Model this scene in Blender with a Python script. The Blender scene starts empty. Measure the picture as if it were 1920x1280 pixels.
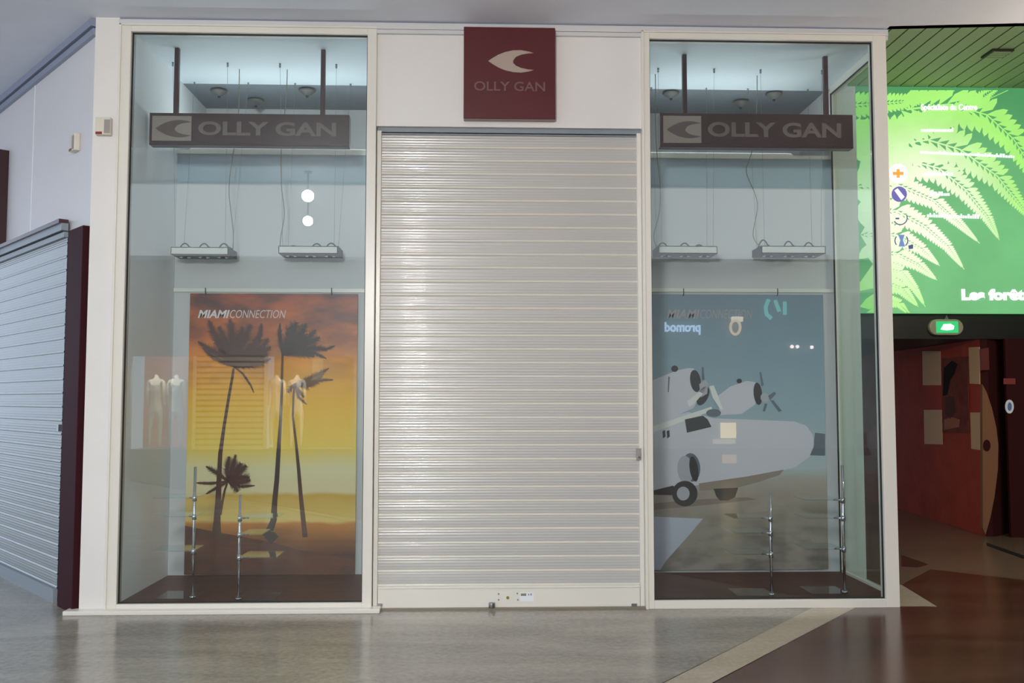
import bpy, math, random
from mathutils import Vector, Matrix
random.seed(7)
sc = bpy.context.scene
col = sc.collection

# ------------------------------------------------------------------ camera
F = 1750.0
YAW, PITCH, ROLL = math.radians(1.942), math.radians(3.598), math.radians(0.02)
CAM = Vector((0.0, -6.8214, 1.5))
cy, sy, cp, sp = math.cos(YAW), math.sin(YAW), math.cos(PITCH), math.sin(PITCH)
FW = Vector((sy*cp, cy*cp, sp)); R0 = Vector((cy, -sy, 0)); U0 = R0.cross(FW)
RT = R0*math.cos(ROLL) + U0*math.sin(ROLL); UP = -R0*math.sin(ROLL) + U0*math.cos(ROLL)
cd = bpy.data.cameras.new('camera'); cam = bpy.data.objects.new('camera', cd); col.objects.link(cam)
cd.sensor_width = 36.0; cd.lens = F/1920*36; cd.clip_start = 0.05; cd.clip_end = 200
M = Matrix((RT, UP, -FW)).transposed().to_4x4(); M.translation = CAM
cam.matrix_world = M
sc.camera = cam

# ------------------------------------------------------------------ view, world, big lights
sc.view_settings.view_transform = 'Standard'; sc.view_settings.look = 'None'
sc.view_settings.gamma = 1.0; sc.view_settings.exposure = 0.0
sc.view_settings.use_curve_mapping = False
w = bpy.data.worlds.new('world'); sc.world = w; w.use_nodes = True
w.node_tree.nodes['Background'].inputs[0].default_value = (0.70, 0.82, 1.0, 1)
w.node_tree.nodes['Background'].inputs[1].default_value = 1.6

def ray(px, py):
    return (FW + RT*((px-960)/F) + UP*((640-py)/F))
def at(px, py, y=None, z=None):
    d = ray(px, py)
    t = (y-CAM.y)/d.y if y is not None else (z-CAM.z)/d.z
    return CAM + d*t
def atp(px, py, P0, n):
    d = ray(px, py); return CAM + d*((P0-CAM).dot(n)/d.dot(n))

def area_light(name, loc, size, power, color, rot=(0, 0, 0), parent=None, shape='DISK', spread=180, size_y=None):
    l = bpy.data.lights.new(name, 'AREA'); l.shape = shape; l.size = size
    if size_y: l.size_y = size_y
    l.energy = power; l.color = color; l.spread = math.radians(spread)
    o = bpy.data.objects.new(name, l); col.objects.link(o); o.location = loc; o.rotation_euler = rot
    if parent: o.parent = parent
    return o
# the lamps' own lights are made with their fixtures, see ceiling_downlight()

# ------------------------------------------------------------------ materials
def lin(c):
    o = []
    for v in c[:3]:
        v = v/255.0; o.append(v/12.92 if v <= .04045 else ((v+.055)/1.055)**2.4)
    return (*o, 1)
def mat(name, c, rough=.5, metal=0.0, spec=.5, noise=0, nscale=8, bump=0, bscale=60, c2=None, coat=0, stretch=None):
    m = bpy.data.materials.new(name); m.use_nodes = True; nt = m.node_tree; b = nt.nodes['Principled BSDF']
    b.inputs['Base Color'].default_value = lin(c); b.inputs['Roughness'].default_value = rough
    b.inputs['Metallic'].default_value = metal; b.inputs['Specular IOR Level'].default_value = spec
    b.inputs['Coat Weight'].default_value = coat
    tc = nt.nodes.new('ShaderNodeTexCoord'); src = tc.outputs['Object']
    if stretch:
        mp = nt.nodes.new('ShaderNodeMapping'); mp.inputs['Scale'].default_value = stretch
        nt.links.new(src, mp.inputs[0]); src = mp.outputs[0]
    if noise or c2:
        n = nt.nodes.new('ShaderNodeTexNoise'); n.inputs['Scale'].default_value = nscale; n.inputs['Detail'].default_value = 5
        nt.links.new(src, n.inputs['Vector'])
        r = nt.nodes.new('ShaderNodeValToRGB'); r.color_ramp.elements[0].position = .3; r.color_ramp.elements[1].position = .7
        if c2: a, d = lin(c), lin(c2)
        else:
            k = noise; a = lin([max(0, v*(1-k)) for v in c]); d = lin([min(255, v*(1+k)) for v in c])
        r.color_ramp.elements[0].color = a; r.color_ramp.elements[1].color = d
        nt.links.new(n.outputs['Fac'], r.inputs[0]); nt.links.new(r.outputs[0], b.inputs['Base Color'])
    if bump:
        n = nt.nodes.new('ShaderNodeTexNoise'); n.inputs['Scale'].default_value = bscale
        nt.links.new(src, n.inputs['Vector'])
        bp = nt.nodes.new('ShaderNodeBump'); bp.inputs['Strength'].default_value = bump; bp.inputs['Distance'].default_value = .002
        nt.links.new(n.outputs['Fac'], bp.inputs['Height']); nt.links.new(bp.outputs[0], b.inputs['Normal'])
    return m
def emis(name, c, s):
    m = bpy.data.materials.new(name); m.use_nodes = True; nt = m.node_tree; b = nt.nodes['Principled BSDF']
    b.inputs['Base Color'].default_value = (0.02, .02, .02, 1); b.inputs['Emission Color'].default_value = lin(c)
    b.inputs['Emission Strength'].default_value = s; b.inputs['Roughness'].default_value = .6
    return m
def glass(name, tint, base=.045, edge=.6):
    m = bpy.data.materials.new(name); m.use_nodes = True; nt = m.node_tree; nt.nodes.clear()
    out = nt.nodes.new('ShaderNodeOutputMaterial'); mx = nt.nodes.new('ShaderNodeMixShader')
    tr = nt.nodes.new('ShaderNodeBsdfTransparent'); tr.inputs[0].default_value = (*tint, 1)
    gl = nt.nodes.new('ShaderNodeBsdfGlossy'); gl.inputs['Roughness'].default_value = 0.0; gl.inputs[0].default_value = (1, 1, 1, 1)
    lw = nt.nodes.new('ShaderNodeLayerWeight'); lw.inputs['Blend'].default_value = .5
    pw = nt.nodes.new('ShaderNodeMath'); pw.operation = 'POWER'; pw.inputs[1].default_value = 4.5
    ma = nt.nodes.new('ShaderNodeMath'); ma.operation = 'MULTIPLY_ADD'; ma.inputs[1].default_value = edge; ma.inputs[2].default_value = base
    nt.links.new(lw.outputs['Facing'], pw.inputs[0]); nt.links.new(pw.outputs[0], ma.inputs[0]); nt.links.new(ma.outputs[0], mx.inputs[0])
    nt.links.new(tr.outputs[0], mx.inputs[1]); nt.links.new(gl.outputs[0], mx.inputs[2]); nt.links.new(mx.outputs[0], out.inputs[0])
    return m

m_white = mat('white_panel', (224, 221, 217), .42, bump=.25, bscale=220, noise=.012, nscale=2)
m_frame = mat('cream_lacquered_frame', (222, 219, 209), .28, coat=.2)
m_trim = mat('pale_trim', (205, 205, 205), .4)
m_gap = mat('shadow_gap_metal', (142, 150, 170), .4)
m_leftwall = mat('grey_white_wall', (216, 214, 216), .5, bump=.15, bscale=150)
m_seam = mat('seam_strip', (235, 238, 240), .3)
m_ceil = mat('painted_ceiling', (224, 230, 242), .7, noise=.01, nscale=3)
m_inwall = mat('display_side_wall', (230, 232, 232), .55)
m_inback = mat('display_back_panel', (196, 197, 198), .5)
m_inband = mat('blue_grey_band', (164, 182, 194), .5)  # dimmer bluish light put into this band's colour
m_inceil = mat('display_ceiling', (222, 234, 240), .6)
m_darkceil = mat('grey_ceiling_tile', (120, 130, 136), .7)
m_wood = mat('dark_wood_platform', (74, 42, 34), .5, spec=.15, c2=(92, 54, 42), nscale=3, stretch=(1, 9, 1))
m_maroon = mat('maroon_sign_board', (86, 26, 30), .22, coat=.3)
m_brown = mat('brown_sign_board', (54, 26, 25), .3)
m_brownside = mat('dark_maroon_metal', (56, 22, 28), .3)
m_pale = mat('pale_emblem_panel', (138, 126, 118), .5)
m_emblem = mat('brown_emblem', (84, 66, 62), .5)
m_letter = mat('taupe_lettering', (104, 90, 86), .5)
m_emb2 = mat('beige_emblem', (168, 150, 138), .45)
m_letter2 = mat('dim_maroon_lettering', (108, 72, 70), .5)
m_pilaster = mat('maroon_pilaster', (56, 24, 30), .6, spec=.08)
m_lintel = mat('dark_lintel', (132, 140, 148), .4)
m_black = mat('black_band', (16, 18, 14), .5)
m_chrome = mat('chrome', (215, 215, 222), .12, metal=1)
m_steel = mat('brushed_steel', (150, 150, 152), .35, metal=1)
m_wire = mat('dark_wire', (70, 72, 66), .5)
m_cable = mat('grey_cable', (120, 118, 104), .5)
m_barwhite = mat('white_light_bar', (206, 206, 200), .4)
m_bardark = mat('dark_lamp_housing', (34, 36, 40), .5)
m_lampref = mat('lamp_reflector', (190, 190, 190), .15, metal=.9)
m_shelf = glass('glass_shelf', (.84, .92, .92), .08, .7)
m_pane = glass('shop_glass', (.95, .985, .985), .05, .5)
m_pane2 = glass('side_glass', (.80, .88, .86), .045, .25)
m_red = mat('dark_red_wall', (178, 68, 48), .8, spec=.15, c2=(158, 58, 42), nscale=4)
m_door = mat('dark_maroon_door', (52, 18, 18), .8, spec=.15)
m_beige = mat('beige_panel', (128, 90, 66), .8, spec=.1)
m_paper = mat('ochre_paper_notice', (214, 168, 120), .7)
m_sticker = mat('white_sticker', (225, 230, 235), .5)
m_exitcase = mat('exit_sign_case', (150, 150, 120), .4)
m_alarm = mat('cream_plastic', (214, 208, 192), .4)
m_alarmdark = mat('grey_plastic', (150, 146, 140), .4)
m_redled = mat('red_plastic', (140, 40, 40), .4)
m_green = mat('grey_green_slats', (150, 165, 135), .6)
m_greengap = mat('dark_slat_gap', (40, 48, 36), .7)
m_threshold = mat('stone_threshold', (128, 118, 104), .4)
m_rubber = mat('black_rubber', (30, 30, 32), .7)
m_brass = mat('brass', (170, 140, 70), .3, metal=.8)

def shutter_mat(name, c, cj):
    m = mat(name, c, .24, coat=.2); nt = m.node_tree; b = nt.nodes['Principled BSDF']
    tc = nt.nodes.new('ShaderNodeTexCoord')
    wv = nt.nodes.new('ShaderNodeTexWave'); wv.wave_type = 'BANDS'; wv.bands_direction = 'Z'; wv.inputs['Scale'].default_value = 14.0
    wv.inputs['Distortion'].default_value = .15; wv.inputs['Detail'].default_value = 2
    nt.links.new(tc.outputs['Object'], wv.inputs['Vector'])
    ns = nt.nodes.new('ShaderNodeTexNoise'); ns.inputs['Scale'].default_value = 260; nt.links.new(tc.outputs['Object'], ns.inputs['Vector'])
    ad = nt.nodes.new('ShaderNodeMath'); ad.operation = 'MULTIPLY_ADD'; ad.inputs[1].default_value = .35
    nt.links.new(ns.outputs['Fac'], ad.inputs[0]); nt.links.new(wv.outputs['Fac'], ad.inputs[2])
    bp = nt.nodes.new('ShaderNodeBump'); bp.inputs['Strength'].default_value = .12; bp.inputs['Distance'].default_value = .001
    nt.links.new(ad.outputs[0], bp.inputs['Height']); nt.links.new(bp.outputs[0], b.inputs['Normal'])
    return m
m_slat = shutter_mat('perforated_slat', (184, 182, 178), None)
m_joint = mat('slat_joint', (212, 206, 194), .25, coat=.2)
m_slat2 = shutter_mat('blue_grey_slat', (120, 126, 126), None)
m_joint2 = mat('blue_grey_joint', (160, 168, 172), .3)

def floor_mat(name, a, b_, sc_=30, rough=.16, vein=None, spec=.5):
    m = mat(name, a, rough, spec=spec); nt = m.node_tree; b = nt.nodes['Principled BSDF']
    tc = nt.nodes.new('ShaderNodeTexCoord')
    n1 = nt.nodes.new('ShaderNodeTexNoise'); n1.inputs['Scale'].default_value = sc_; n1.inputs['Detail'].default_value = 8; n1.inputs['Roughness'].default_value = .7
    mp = nt.nodes.new('ShaderNodeMapping'); mp.inputs['Rotation'].default_value = (0, 0, .5); mp.inputs['Scale'].default_value = (.35, 1.4, 1)
    n2 = nt.nodes.new('ShaderNodeTexNoise'); n2.inputs['Scale'].default_value = 2.2; n2.inputs['Detail'].default_value = 6; n2.inputs['Distortion'].default_value = .8
    nt.links.new(tc.outputs['Object'], n1.inputs['Vector']); nt.links.new(tc.outputs['Object'], mp.inputs[0]); nt.links.new(mp.outputs[0], n2.inputs['Vector'])
    ad = nt.nodes.new('ShaderNodeMath'); ad.operation = 'ADD'; nt.links.new(n1.outputs['Fac'], ad.inputs[0]); nt.links.new(n2.outputs['Fac'], ad.inputs[1])
    r = nt.nodes.new('ShaderNodeValToRGB'); r.color_ramp.elements[0].position = .7; r.color_ramp.elements[1].position = 1.25 if False else 1.0
    r.color_ramp.elements[0].position = .40; r.color_ramp.elements[1].position = .62
    hf = nt.nodes.new('ShaderNodeMath'); hf.operation = 'MULTIPLY'; hf.inputs[1].default_value = .5; nt.links.new(ad.outputs[0], hf.inputs[0])
    r.color_ramp.elements[0].color = lin(a); r.color_ramp.elements[1].color = lin(b_)
    nt.links.new(hf.outputs[0], r.inputs[0]); nt.links.new(r.outputs[0], b.inputs['Base Color'])
    return m
m_floor = floor_mat('grey_marble_floor', (120, 116, 106), (156, 152, 140), 26, .20)
m_floorbrown = floor_mat('brown_granite_floor', (66, 40, 32), (92, 60, 46), 40, .20)
m_floorbeige = floor_mat('beige_stone_band', (160, 148, 128), (182, 170, 150), 30, .20)
m_floordim = floor_mat('taupe_stone_floor', (104, 84, 70), (122, 100, 84), 30, .25)

# ------------------------------------------------------------------ mesh helpers
class MB:
    def __init__(s): s.v = []; s.f = []; s.mi = []; s.sm = []
    def face(s, pts, mi=0):
        i = len(s.v); s.v += [tuple(p) for p in pts]; s.f.append(tuple(range(i, i+len(pts)))); s.mi.append(mi); s.sm.append(False)
    def box(s, x0, x1, y0, y1, z0, z1, mi=0):
        s.obox(Vector((x0, y0, z0)), Vector((x1-x0, 0, 0)), Vector((0, y1-y0, 0)), Vector((0, 0, z1-z0)), mi)
    def obox(s, o, a, b, c, mi=0):
        i = len(s.v); o = Vector(o)
        s.v += [tuple(p) for p in (o, o+a, o+a+b, o+b, o+c, o+a+c, o+a+b+c, o+b+c)]
        q = [(0, 3, 2, 1), (4, 5, 6, 7), (0, 1, 5, 4), (1, 2, 6, 5), (2, 3, 7, 6), (3, 0, 4, 7)]
        if a.cross(b).dot(c) < 0: q = [t[::-1] for t in q]
        for t in q: s.f.append(tuple(i+k for k in t)); s.mi.append(mi); s.sm.append(False)
        return s
    def prism(s, pts, off, mi=0):
        """polygon pts extruded by vector off"""
        pts = [Vector(p) for p in pts]; off = Vector(off); n = len(pts); i = len(s.v)
        s.v += [tuple(p) for p in pts]+[tuple(p+off) for p in pts]
        s.f.append(tuple(range(i+n-1, i-1, -1))); s.f.append(tuple(range(i+n, i+2*n)))
        for k in range(n):
            j = (k+1) % n; s.f.append((i+k, i+j, i+n+j, i+n+k))
        s.mi += [mi]*(n+2); s.sm += [False]*(n+2)
        return s
    def tube(s, pts, r, n=8, mi=0, caps=True):
        pts = [Vector(p) for p in pts]; rs = r if isinstance(r, (list, tuple)) else [r]*len(pts)
        rings = []; prev = None
        for k, p in enumerate(pts):
            d = (pts[min(k+1, len(pts)-1)]-pts[max(k-1, 0)]).normalized()
            ref = prev if prev else (Vector((1, 0, 0)) if abs(d.x) < .9 else Vector((0, 1, 0)))
            a = (ref-d*ref.dot(d)).normalized(); b = d.cross(a); prev = a; i = len(s.v)
            for q in range(n):
                t = 2*math.pi*q/n; s.v.append(tuple(p+(a*math.cos(t)+b*math.sin(t))*rs[k]))
            rings.append(i)
        for k in range(len(rings)-1):
            for q in range(n):
                q2 = (q+1) % n
                s.f.append((rings[k]+q, rings[k]+q2, rings[k+1]+q2, rings[k+1]+q)); s.mi.append(mi); s.sm.append(True)
        if caps:
            s.f.append(tuple(rings[0]+q for q in range(n-1, -1, -1))); s.f.append(tuple(rings[-1]+q for q in range(n))); s.mi += [mi, mi]; s.sm += [False, False]
        return s
    def build(s, name, m, parent=None, bevel=0, kind=None, label=None):
        me = bpy.data.meshes.new(name); me.from_pydata(s.v, [], s.f)
        ms = m if isinstance(m, (list, tuple)) else [m]
        for q in ms: me.materials.append(q)
        me.polygons.foreach_set('material_index', s.mi); me.polygons.foreach_set('use_smooth', s.sm); me.update()
        o = bpy.data.objects.new(name, me); col.objects.link(o)
        if parent:
            o.parent = parent
            if parent.type == 'EMPTY' and not parent.get('_local'): o.location = -parent.location
        if bevel:
            bv = o.modifiers.new('bevel', 'BEVEL'); bv.width = bevel; bv.segments = 2; bv.limit_method = 'ANGLE'
        if kind: o['kind'] = kind
        if label: o['label'] = label
        return o
LOCAL = []
def thing(name, label, cat, loc, group=None, local=False, rz=0):
    o = bpy.data.objects.new(name, None); col.objects.link(o); o.location = loc; o.rotation_euler = (0, 0, rz)
    o.empty_display_size = .1
    o['label'] = label; o['category'] = cat
    if group: o['group'] = group
    if local: o['_local'] = 1; LOCAL.append(o)
    return o
def tag(o, label, cat, group=None):
    o['label'] = label; o['category'] = cat
    if group: o['group'] = group
    return o
def struct(name, mb, m, parent=None, bevel=0):
    return mb.build(name, m, parent, bevel, kind=None if parent else 'structure')

def text_mb(body, origin, xd, zd, width, height, depth_dir, th=.004, shear=0, bold=0.0, space=1.0):
    """lettering as a solid mesh: origin = lower left corner, xd/zd unit directions"""
    cu = bpy.data.curves.new('t', 'FONT'); cu.body = body; cu.size = 1; cu.shear = shear; cu.offset = bold; cu.space_character = space
    cu.extrude = .5; cu.resolution_u = 4
    o = bpy.data.objects.new('t', cu); col.objects.link(o)
    dg = bpy.context.evaluated_depsgraph_get(); me = o.evaluated_get(dg).to_mesh()
    xs = [v.co.x for v in me.vertices]; ys = [v.co.y for v in me.vertices]
    x0, x1, y0, y1 = min(xs), max(xs), min(ys), max(ys)
    mb = MB(); origin = Vector(origin)
    for v in me.vertices:
        mb.v.append(tuple(origin+xd*((v.co.x-x0)/(x1-x0)*width)+zd*((v.co.y-y0)/(y1-y0)*height)+depth_dir*((v.co.z+.5)*th)))
    for p in me.polygons:
        mb.f.append(tuple(p.vertices)); mb.mi.append(0); mb.sm.append(False)
    o.evaluated_get(dg).to_mesh_clear(); bpy.data.objects.remove(o); bpy.data.curves.remove(cu)
    return mb
X, Y, Z = Vector((1, 0, 0)), Vector((0, 1, 0)), Vector((0, 0, 1))

# ------------------------------------------------------------------ setting: key positions
ZC = 4.304                     # mall ceiling height
XL, XR = -2.828, 3.071         # outer edges of the shopfront
GL0, GL1 = -2.568, -0.840      # left window glass
GR0, GR1 = 1.258, 2.952        # right window glass
S0, S1, ST = -0.768, 1.195, 3.522
GB, GT = 0.060, 4.202
SX = 3.035                     # plane of the side glass
DEP = 1.06                     # depth of the display windows

# floor and inlaid stone
b = MB(); b.face([(-16, -14, 0), (16, -14, 0), (16, 14, 0), (-16, 14, 0)]); struct('floor', b, m_floor)
def inlay(name, pix, m, h):
    pts = [at(px, py, z=h) for px, py in pix]
    b = MB(); b.prism(pts, (0, 0, -h*.9)); return struct(name, b, m)
# diagonal band and brown field (extended along the band's own straight edges)
e0, e1 = at(1335, 1280, z=0), at(1590, 1146, z=0); d1 = (e1-e0).normalized()
f0, f1 = at(1245, 1280, z=0), at(1510, 1146, z=0); d0 = (f1-f0).normalized()
def flat(name, pts, m, h):
    b = MB(); P = [(p[0], p[1], h) for p in pts]; b.prism(P, (0, 0, -h*.95)); return struct(name, b, m)
def to_y(p, d, y): return p + d*((y-p.y)/d.y)
a0, a1 = to_y(f0, d0, -13), to_y(f0, d0, -.02); c0, c1 = to_y(e0, d1, -13), to_y(e0, d1, -.02)
flat('floor_band', [a0, c0, c1, a1], m_floorbeige, .0012)
q1 = at(1755, 1136, z=0); q2 = at(1690, 1096, z=0); q3 = at(1745, 1067, z=0); q4 = at(1920, 1087, z=0)
q4b = q4+(q4-q3)*4
flat('floor_brown_field', [c0, (15, -13), (15, q4b.y), q4b, q3, q2, q1, (q1.x-.5, -.02), c1], m_floorbrown, .0010)
r1, r2, r3 = at(1700, 1137, z=0), at(1757, 1137, z=0), at(1690, 1097, z=0)
flat('floor_beige_corner', [(XR-.02, .02), (r2.x, r2.y), (q2.x, q2.y), (XR-.02, q2.y)], m_floorbeige, .0014)
flat('floor_taupe_corridor', [(q2.x-.0, q2.y), (q3.x, q3.y), (q4b.x, q4b.y), (q4b.x, 9), (3.05, 9), (3.05, q2.y)], m_floordim, .0008)
s1, s2, s3, s4 = at(1690, 1040, z=0), at(1742, 1058, z=0), at(1720, 1064, z=0), at(1690, 1062, z=0)
flat('floor_dark_wedge', [s4, s3, s2, s1], m_floorbrown, .0016)
s1, s2, s3, s4 = at(1850, 1017, z=0), at(1925, 1043, z=0), at(1925, 1050, z=0), at(1850, 1023, z=0)
flat('floor_dark_stripe', [s4, s3, s2, s1], m_black, .0016)

# left wall: recedes from the shopfront's outer left edge
LC = Vector((XL, 0, 0)); tmp = at(0, 190, z=ZC); ld = Vector((tmp.x-XL, tmp.y, 0)).normalized(); ln = Vector((-ld.y, ld.x, 0))
if ln.dot(CAM-LC) < 0: ln = -ln
def lw(px, py, off=0.0): return atp(px, py, LC+ln*off, ln)
LFAR = LC+ld*8
b = MB(); b.prism([LC, LFAR, LFAR+Z*ZC, LC+Z*ZC], -ln*.12); struct('wall_left', b, m_leftwall)

# mall ceiling (front edge follows the shopfront, then leaves it to the right)
re1, re2 = at(1662, 55, z=ZC), at(1925, 49, z=ZC); rex = re1+(re2-re1)*8
b = MB(); P = [(-8.5, -14, ZC), (16, -14, ZC), (rex.x, rex.y, ZC), (re1.x, re1.y, ZC), (XR, .0, ZC), (XL, 0.0, ZC), LFAR+Z*ZC-ln*.1, (-8.5, LFAR.y, ZC)]
b.prism(P, (0, 0, .12)); struct('ceiling', b, m_ceil)
# fascia that closes the step between the two ceiling heights
ZG = 5.0
b = MB(); b.prism([(re1.x, re1.y, ZC), (rex.x, rex.y, ZC), (rex.x, rex.y, ZG+.1), (re1.x, re1.y, ZG+.1)], (0, -.06, 0)); struct('trim_4', b, m_trim)
# cornice along the left wall
b = MB()
b.obox(LC+Z*(ZC-.125), ld*8, ln*.030, Z*.05, 0); b.obox(LC+Z*(ZC-.06), ld*8, ln*.045, Z*.06, 0)
struct('trim_2', b, m_gap)
# header over the shopfront
b = MB(); b.box(XL+.17, XR, -.020, 0.0, ZC-.012, ZC-.001, 1); b.box(XL+.17, XR, -.035, .02, ZC-.058, ZC-.012, 0); b.box(XL+.17, XR, -.030, .02, GT+.012, ZC-.060, 0)
struct('trim_1', b, [m_trim, m_gap])

# front wall: left pillar and panel above the shutter
b = MB()
b.box(XL, GL0-.085, -.03, .10, 0.0, ZC)                 # pillar panel
b.box(GL1+.035, GR0-.035, -.005, .10, ST, GT+.012)      # panel over the shutter
struct('wall_front', b, m_white)
# inner walls of the display windows
bk = MB(); ztop = at(500, 345, y=DEP).z; ztop2 = at(500, 290, y=DEP).z
bk.box(GL0, GL1+.05, DEP, DEP+.05, 0.0, ztop); bk.box(GR0-.05, SX, DEP, DEP+.05, 0, ztop)
struct('wall_back', bk, m_inback)
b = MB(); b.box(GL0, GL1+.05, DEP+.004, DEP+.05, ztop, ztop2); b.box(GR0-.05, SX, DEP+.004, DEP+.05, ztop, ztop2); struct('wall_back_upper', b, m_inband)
b = MB(); b.box(GL0, GL1+.05, DEP-.02, DEP+.06, ztop2, ztop2+.03); b.box(GR0-.05, SX, DEP-.02, DEP+.06, ztop2, ztop2+.03); struct('trim_5', b, m_frame)
b = MB(); b.box(GL0-.06, GL0, .05, 2.0, 0, ZC); struct('wall_inner_left', b, m_inwall)
b = MB(); b.box(GL1+.02, GL1+.06, .05, 2.0, 0, ZC); b.box(GR0-.06, GR0-.02, .05, 2.0, 0, ZC); struct('wall_inner_middle', b, m_inwall)
b = MB(); b.box(GL0, SX, 1.85, 1.9, 0, ZC); struct('wall_bulkhead', b, m_inback)
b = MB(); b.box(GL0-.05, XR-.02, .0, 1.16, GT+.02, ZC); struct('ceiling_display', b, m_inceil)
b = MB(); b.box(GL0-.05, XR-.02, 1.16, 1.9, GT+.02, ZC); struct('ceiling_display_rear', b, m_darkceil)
# shop side wall further back, with the pale post at the end of the side glass
px0, px1 = SX+.045, at(1616, 700, y=DEP).x
b = MB(); b.box(px0, px1, DEP, DEP+.14, 0, GT+.03); struct('wall_post', b, m_white)
b = MB(); b.box(SX, px1-.01, DEP+.145, 11, 0, ZG); struct('wall_side_right', b, m_inback)
# dark wooden display platforms
b = MB(); b.box(GL0, GL1+.02, .03, DEP, .004, GB); struct('floor_display_left', b, m_wood)
b = MB(); b.box(GR0-.02, SX, .03, DEP, .004, GB); struct('floor_display_right', b, m_wood)
# sill plinth in front of the left window and stone threshold under the shutter
b = MB(); b.box(at(118, 1150, y=-.10).x, at(712, 1150, y=-.10).x, -.11, 0.0, .0, .030); struct('trim_3', b, m_frame, bevel=.004)
b = MB(); b.box(S0, S1, -.02, .25, 0, .012); struct('floor_threshold', b, m_threshold)

# windows -------------------------------------------------------------
def window(name, x0, x1, fl, fr, pm):
    r = bpy.data.objects.new(name, None); col.objects.link(r); r.location = ((x0+x1)/2, 0, 0); r['kind'] = 'structure'
    b = MB(); yb, yf = .06, -.035
    b.box(x0-fl, x0, yf, yb, 0.0, GT+.055); b.box(x1, x1+fr, yf, yb, 0.0, GT+.055)
    b.box(x0, x1, yf, yb, GT, GT+.055); b.box(x0, x1, yf, yb, 0.0, GB)
    # stepped outer moulding
    b.box(x0-fl, x0-fl+.018, yf-.012, yf, 0.0, GT+.055); b.box(x0-fl, x1+fr, yf-.012, yf, GT+.043, GT+.055)
    b.build('window_frame', m_frame, r, bevel=.003)
    g = MB(); t = .007   # black gasket
    for (a, c, d, e) in ((x0, x0+t, GB, GT), (x1-t, x1, GB, GT), (x0, x1, GB, GB+t), (x0, x1, GT-t, GT)): g.box(a, c, -.006, .012, d, e)
    g.build('gasket', m_rubber, r)
    p = MB(); p.box(x0+.002, x1-.002, .0, .008, GB+.002, GT-.002); p.build('window_pane', pm, r)
    return r
window('window_1', GL0, GL1, .085, .068, m_pane)
window('window_2', GR0, GR1, .062, .100, m_pane)
# side glass of the right window
r = bpy.data.objects.new('window_3', None); col.objects.link(r); r.location = (GR1, .5, 0); r['kind'] = 'structure'
b = MB(); b.box(SX, SX+.045, .06, DEP, GT-.05, GT+.03); b.box(SX, SX+.045, .06, DEP, 0, GB+.02); b.box(SX, SX+.045, DEP-.03, DEP, GB+.02, GT-.05)
b.build('window_frame', m_frame, r)
b = MB(); b.box(SX-.008, SX, .07, DEP-.03, GT-.062, GT-.05); b.box(SX-.010, SX, DEP-.042, DEP-.03, GB, GT-.05); b.build('gasket', m_rubber, r)
b = MB(); b.box(SX+.018, SX+.026, .06, DEP-.03, GB+.02, GT-.05); b.build('window_pane', m_pane2, r)

# ------------------------------------------------------------------ roller shutter
def shutter_curtain(o, ax, nrm, width, z0, z1, pitch):
    """slats with a bulging face and a rolled joint; o lower-left, ax along the width, nrm towards the viewer"""
    b = MB(); prof = []
    n = int(round((z1-z0)/pitch)); p = (z1-z0)/n
    for k in range(n):
        zz = z0+k*p
        for q in range(9):                                  # half round joint
            t_ = math.pi*q/8; prof.append((zz+.09*p-.09*p*math.cos(t_), .0015+.0055*math.sin(t_), 1 if q < 8 else 0))
        for q in range(1, 25):                              # slat face with four shallow ribs
            u_ = q/24; prof.append((zz+.18*p+u_*.82*p, .0015+.0014*math.sin(math.pi*u_)+.0007*(1-math.cos(2*math.pi*4*u_)), 0))
    i0 = len(b.v)
    for (za, da, _) in prof: b.v += [tuple(o+nrm*da+Z*(za-o.z)), tuple(o+ax*width+nrm*da+Z*(za-o.z))]
    for k in range(len(prof)-1):
        b.f.append((i0+2*k, i0+2*k+1, i0+2*k+3, i0+2*k+2)); b.mi.append(prof[k][2]); b.sm.append(True)
    b.obox(o-nrm*.012, ax*width, nrm*.008, Z*(z1-z0), 0)
    return b
sh = thing('roller_shutter', 'closed cream slatted roller shutter between the two display windows', 'roller shutter', (0.2, .03, 0))
zb = at(950, 1100, y=0).z; zbot = at(950, 1139, y=0).z
SY = .035
shutter_curtain(Vector((S0+.03, SY, zb)), X, -Y, S1-S0-.06, zb, ST-.05, .1005).build('curtain', [m_slat, m_joint], sh)
b = MB(); b.box(S0, S0+.032, SY-.028, SY+.03, .012, ST-.03); b.build('guide_rail', m_frame, sh, bevel=.003)
b = MB(); b.box(S1-.032, S1, SY-.028, SY+.03, .012, ST-.03); b.build('guide_rail', m_frame, sh, bevel=.003)
b = MB(); b.box(S0, S1, SY-.01, SY+.05, ST-.035, ST, 0); b.box(S0, S1, SY-.018, SY-.01, ST-.055, ST-.045, 0); b.build('head_rail', m_lintel, sh, bevel=.002)
b = MB(); b.box(S0+.034, S1-.034, SY-.022, SY+.012, zbot, zb-.012); b.box(S0+.034, S1-.034, SY-.028, SY, zb-.012, zb+.004); bb = b.build('bottom_bar', m_frame, sh, bevel=.003)
c = at(952, 1120, y=SY-.022)
b = MB(); b.tube([c, c-Y*.006], .011, 12); b.build('lock', m_brass, bb)
for px, py in ((935, 1113), (935, 1124), (970, 1112), (971, 1124)):
    c = at(px, py, y=SY-.022); b = MB(); b.tube([c, c-Y*.004], .006, 8); b.build('screw', m_steel, bb)
p0, p1 = at(975, 1127, y=SY-.024), at(1001, 1110, y=SY-.024)
b = MB(); b.box(p0.x, p1.x, SY-.0235, SY-.022, p0.z, p1.z); st = b.build('sticker', m_sticker, bb)
b = MB(); b.box(p0.x+.006, p0.x+.045, SY-.0245, SY-.0235, p1.z-.025, p1.z-.008); b.build('print', mat('grey_print', (120, 130, 110), .6), st)
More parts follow.
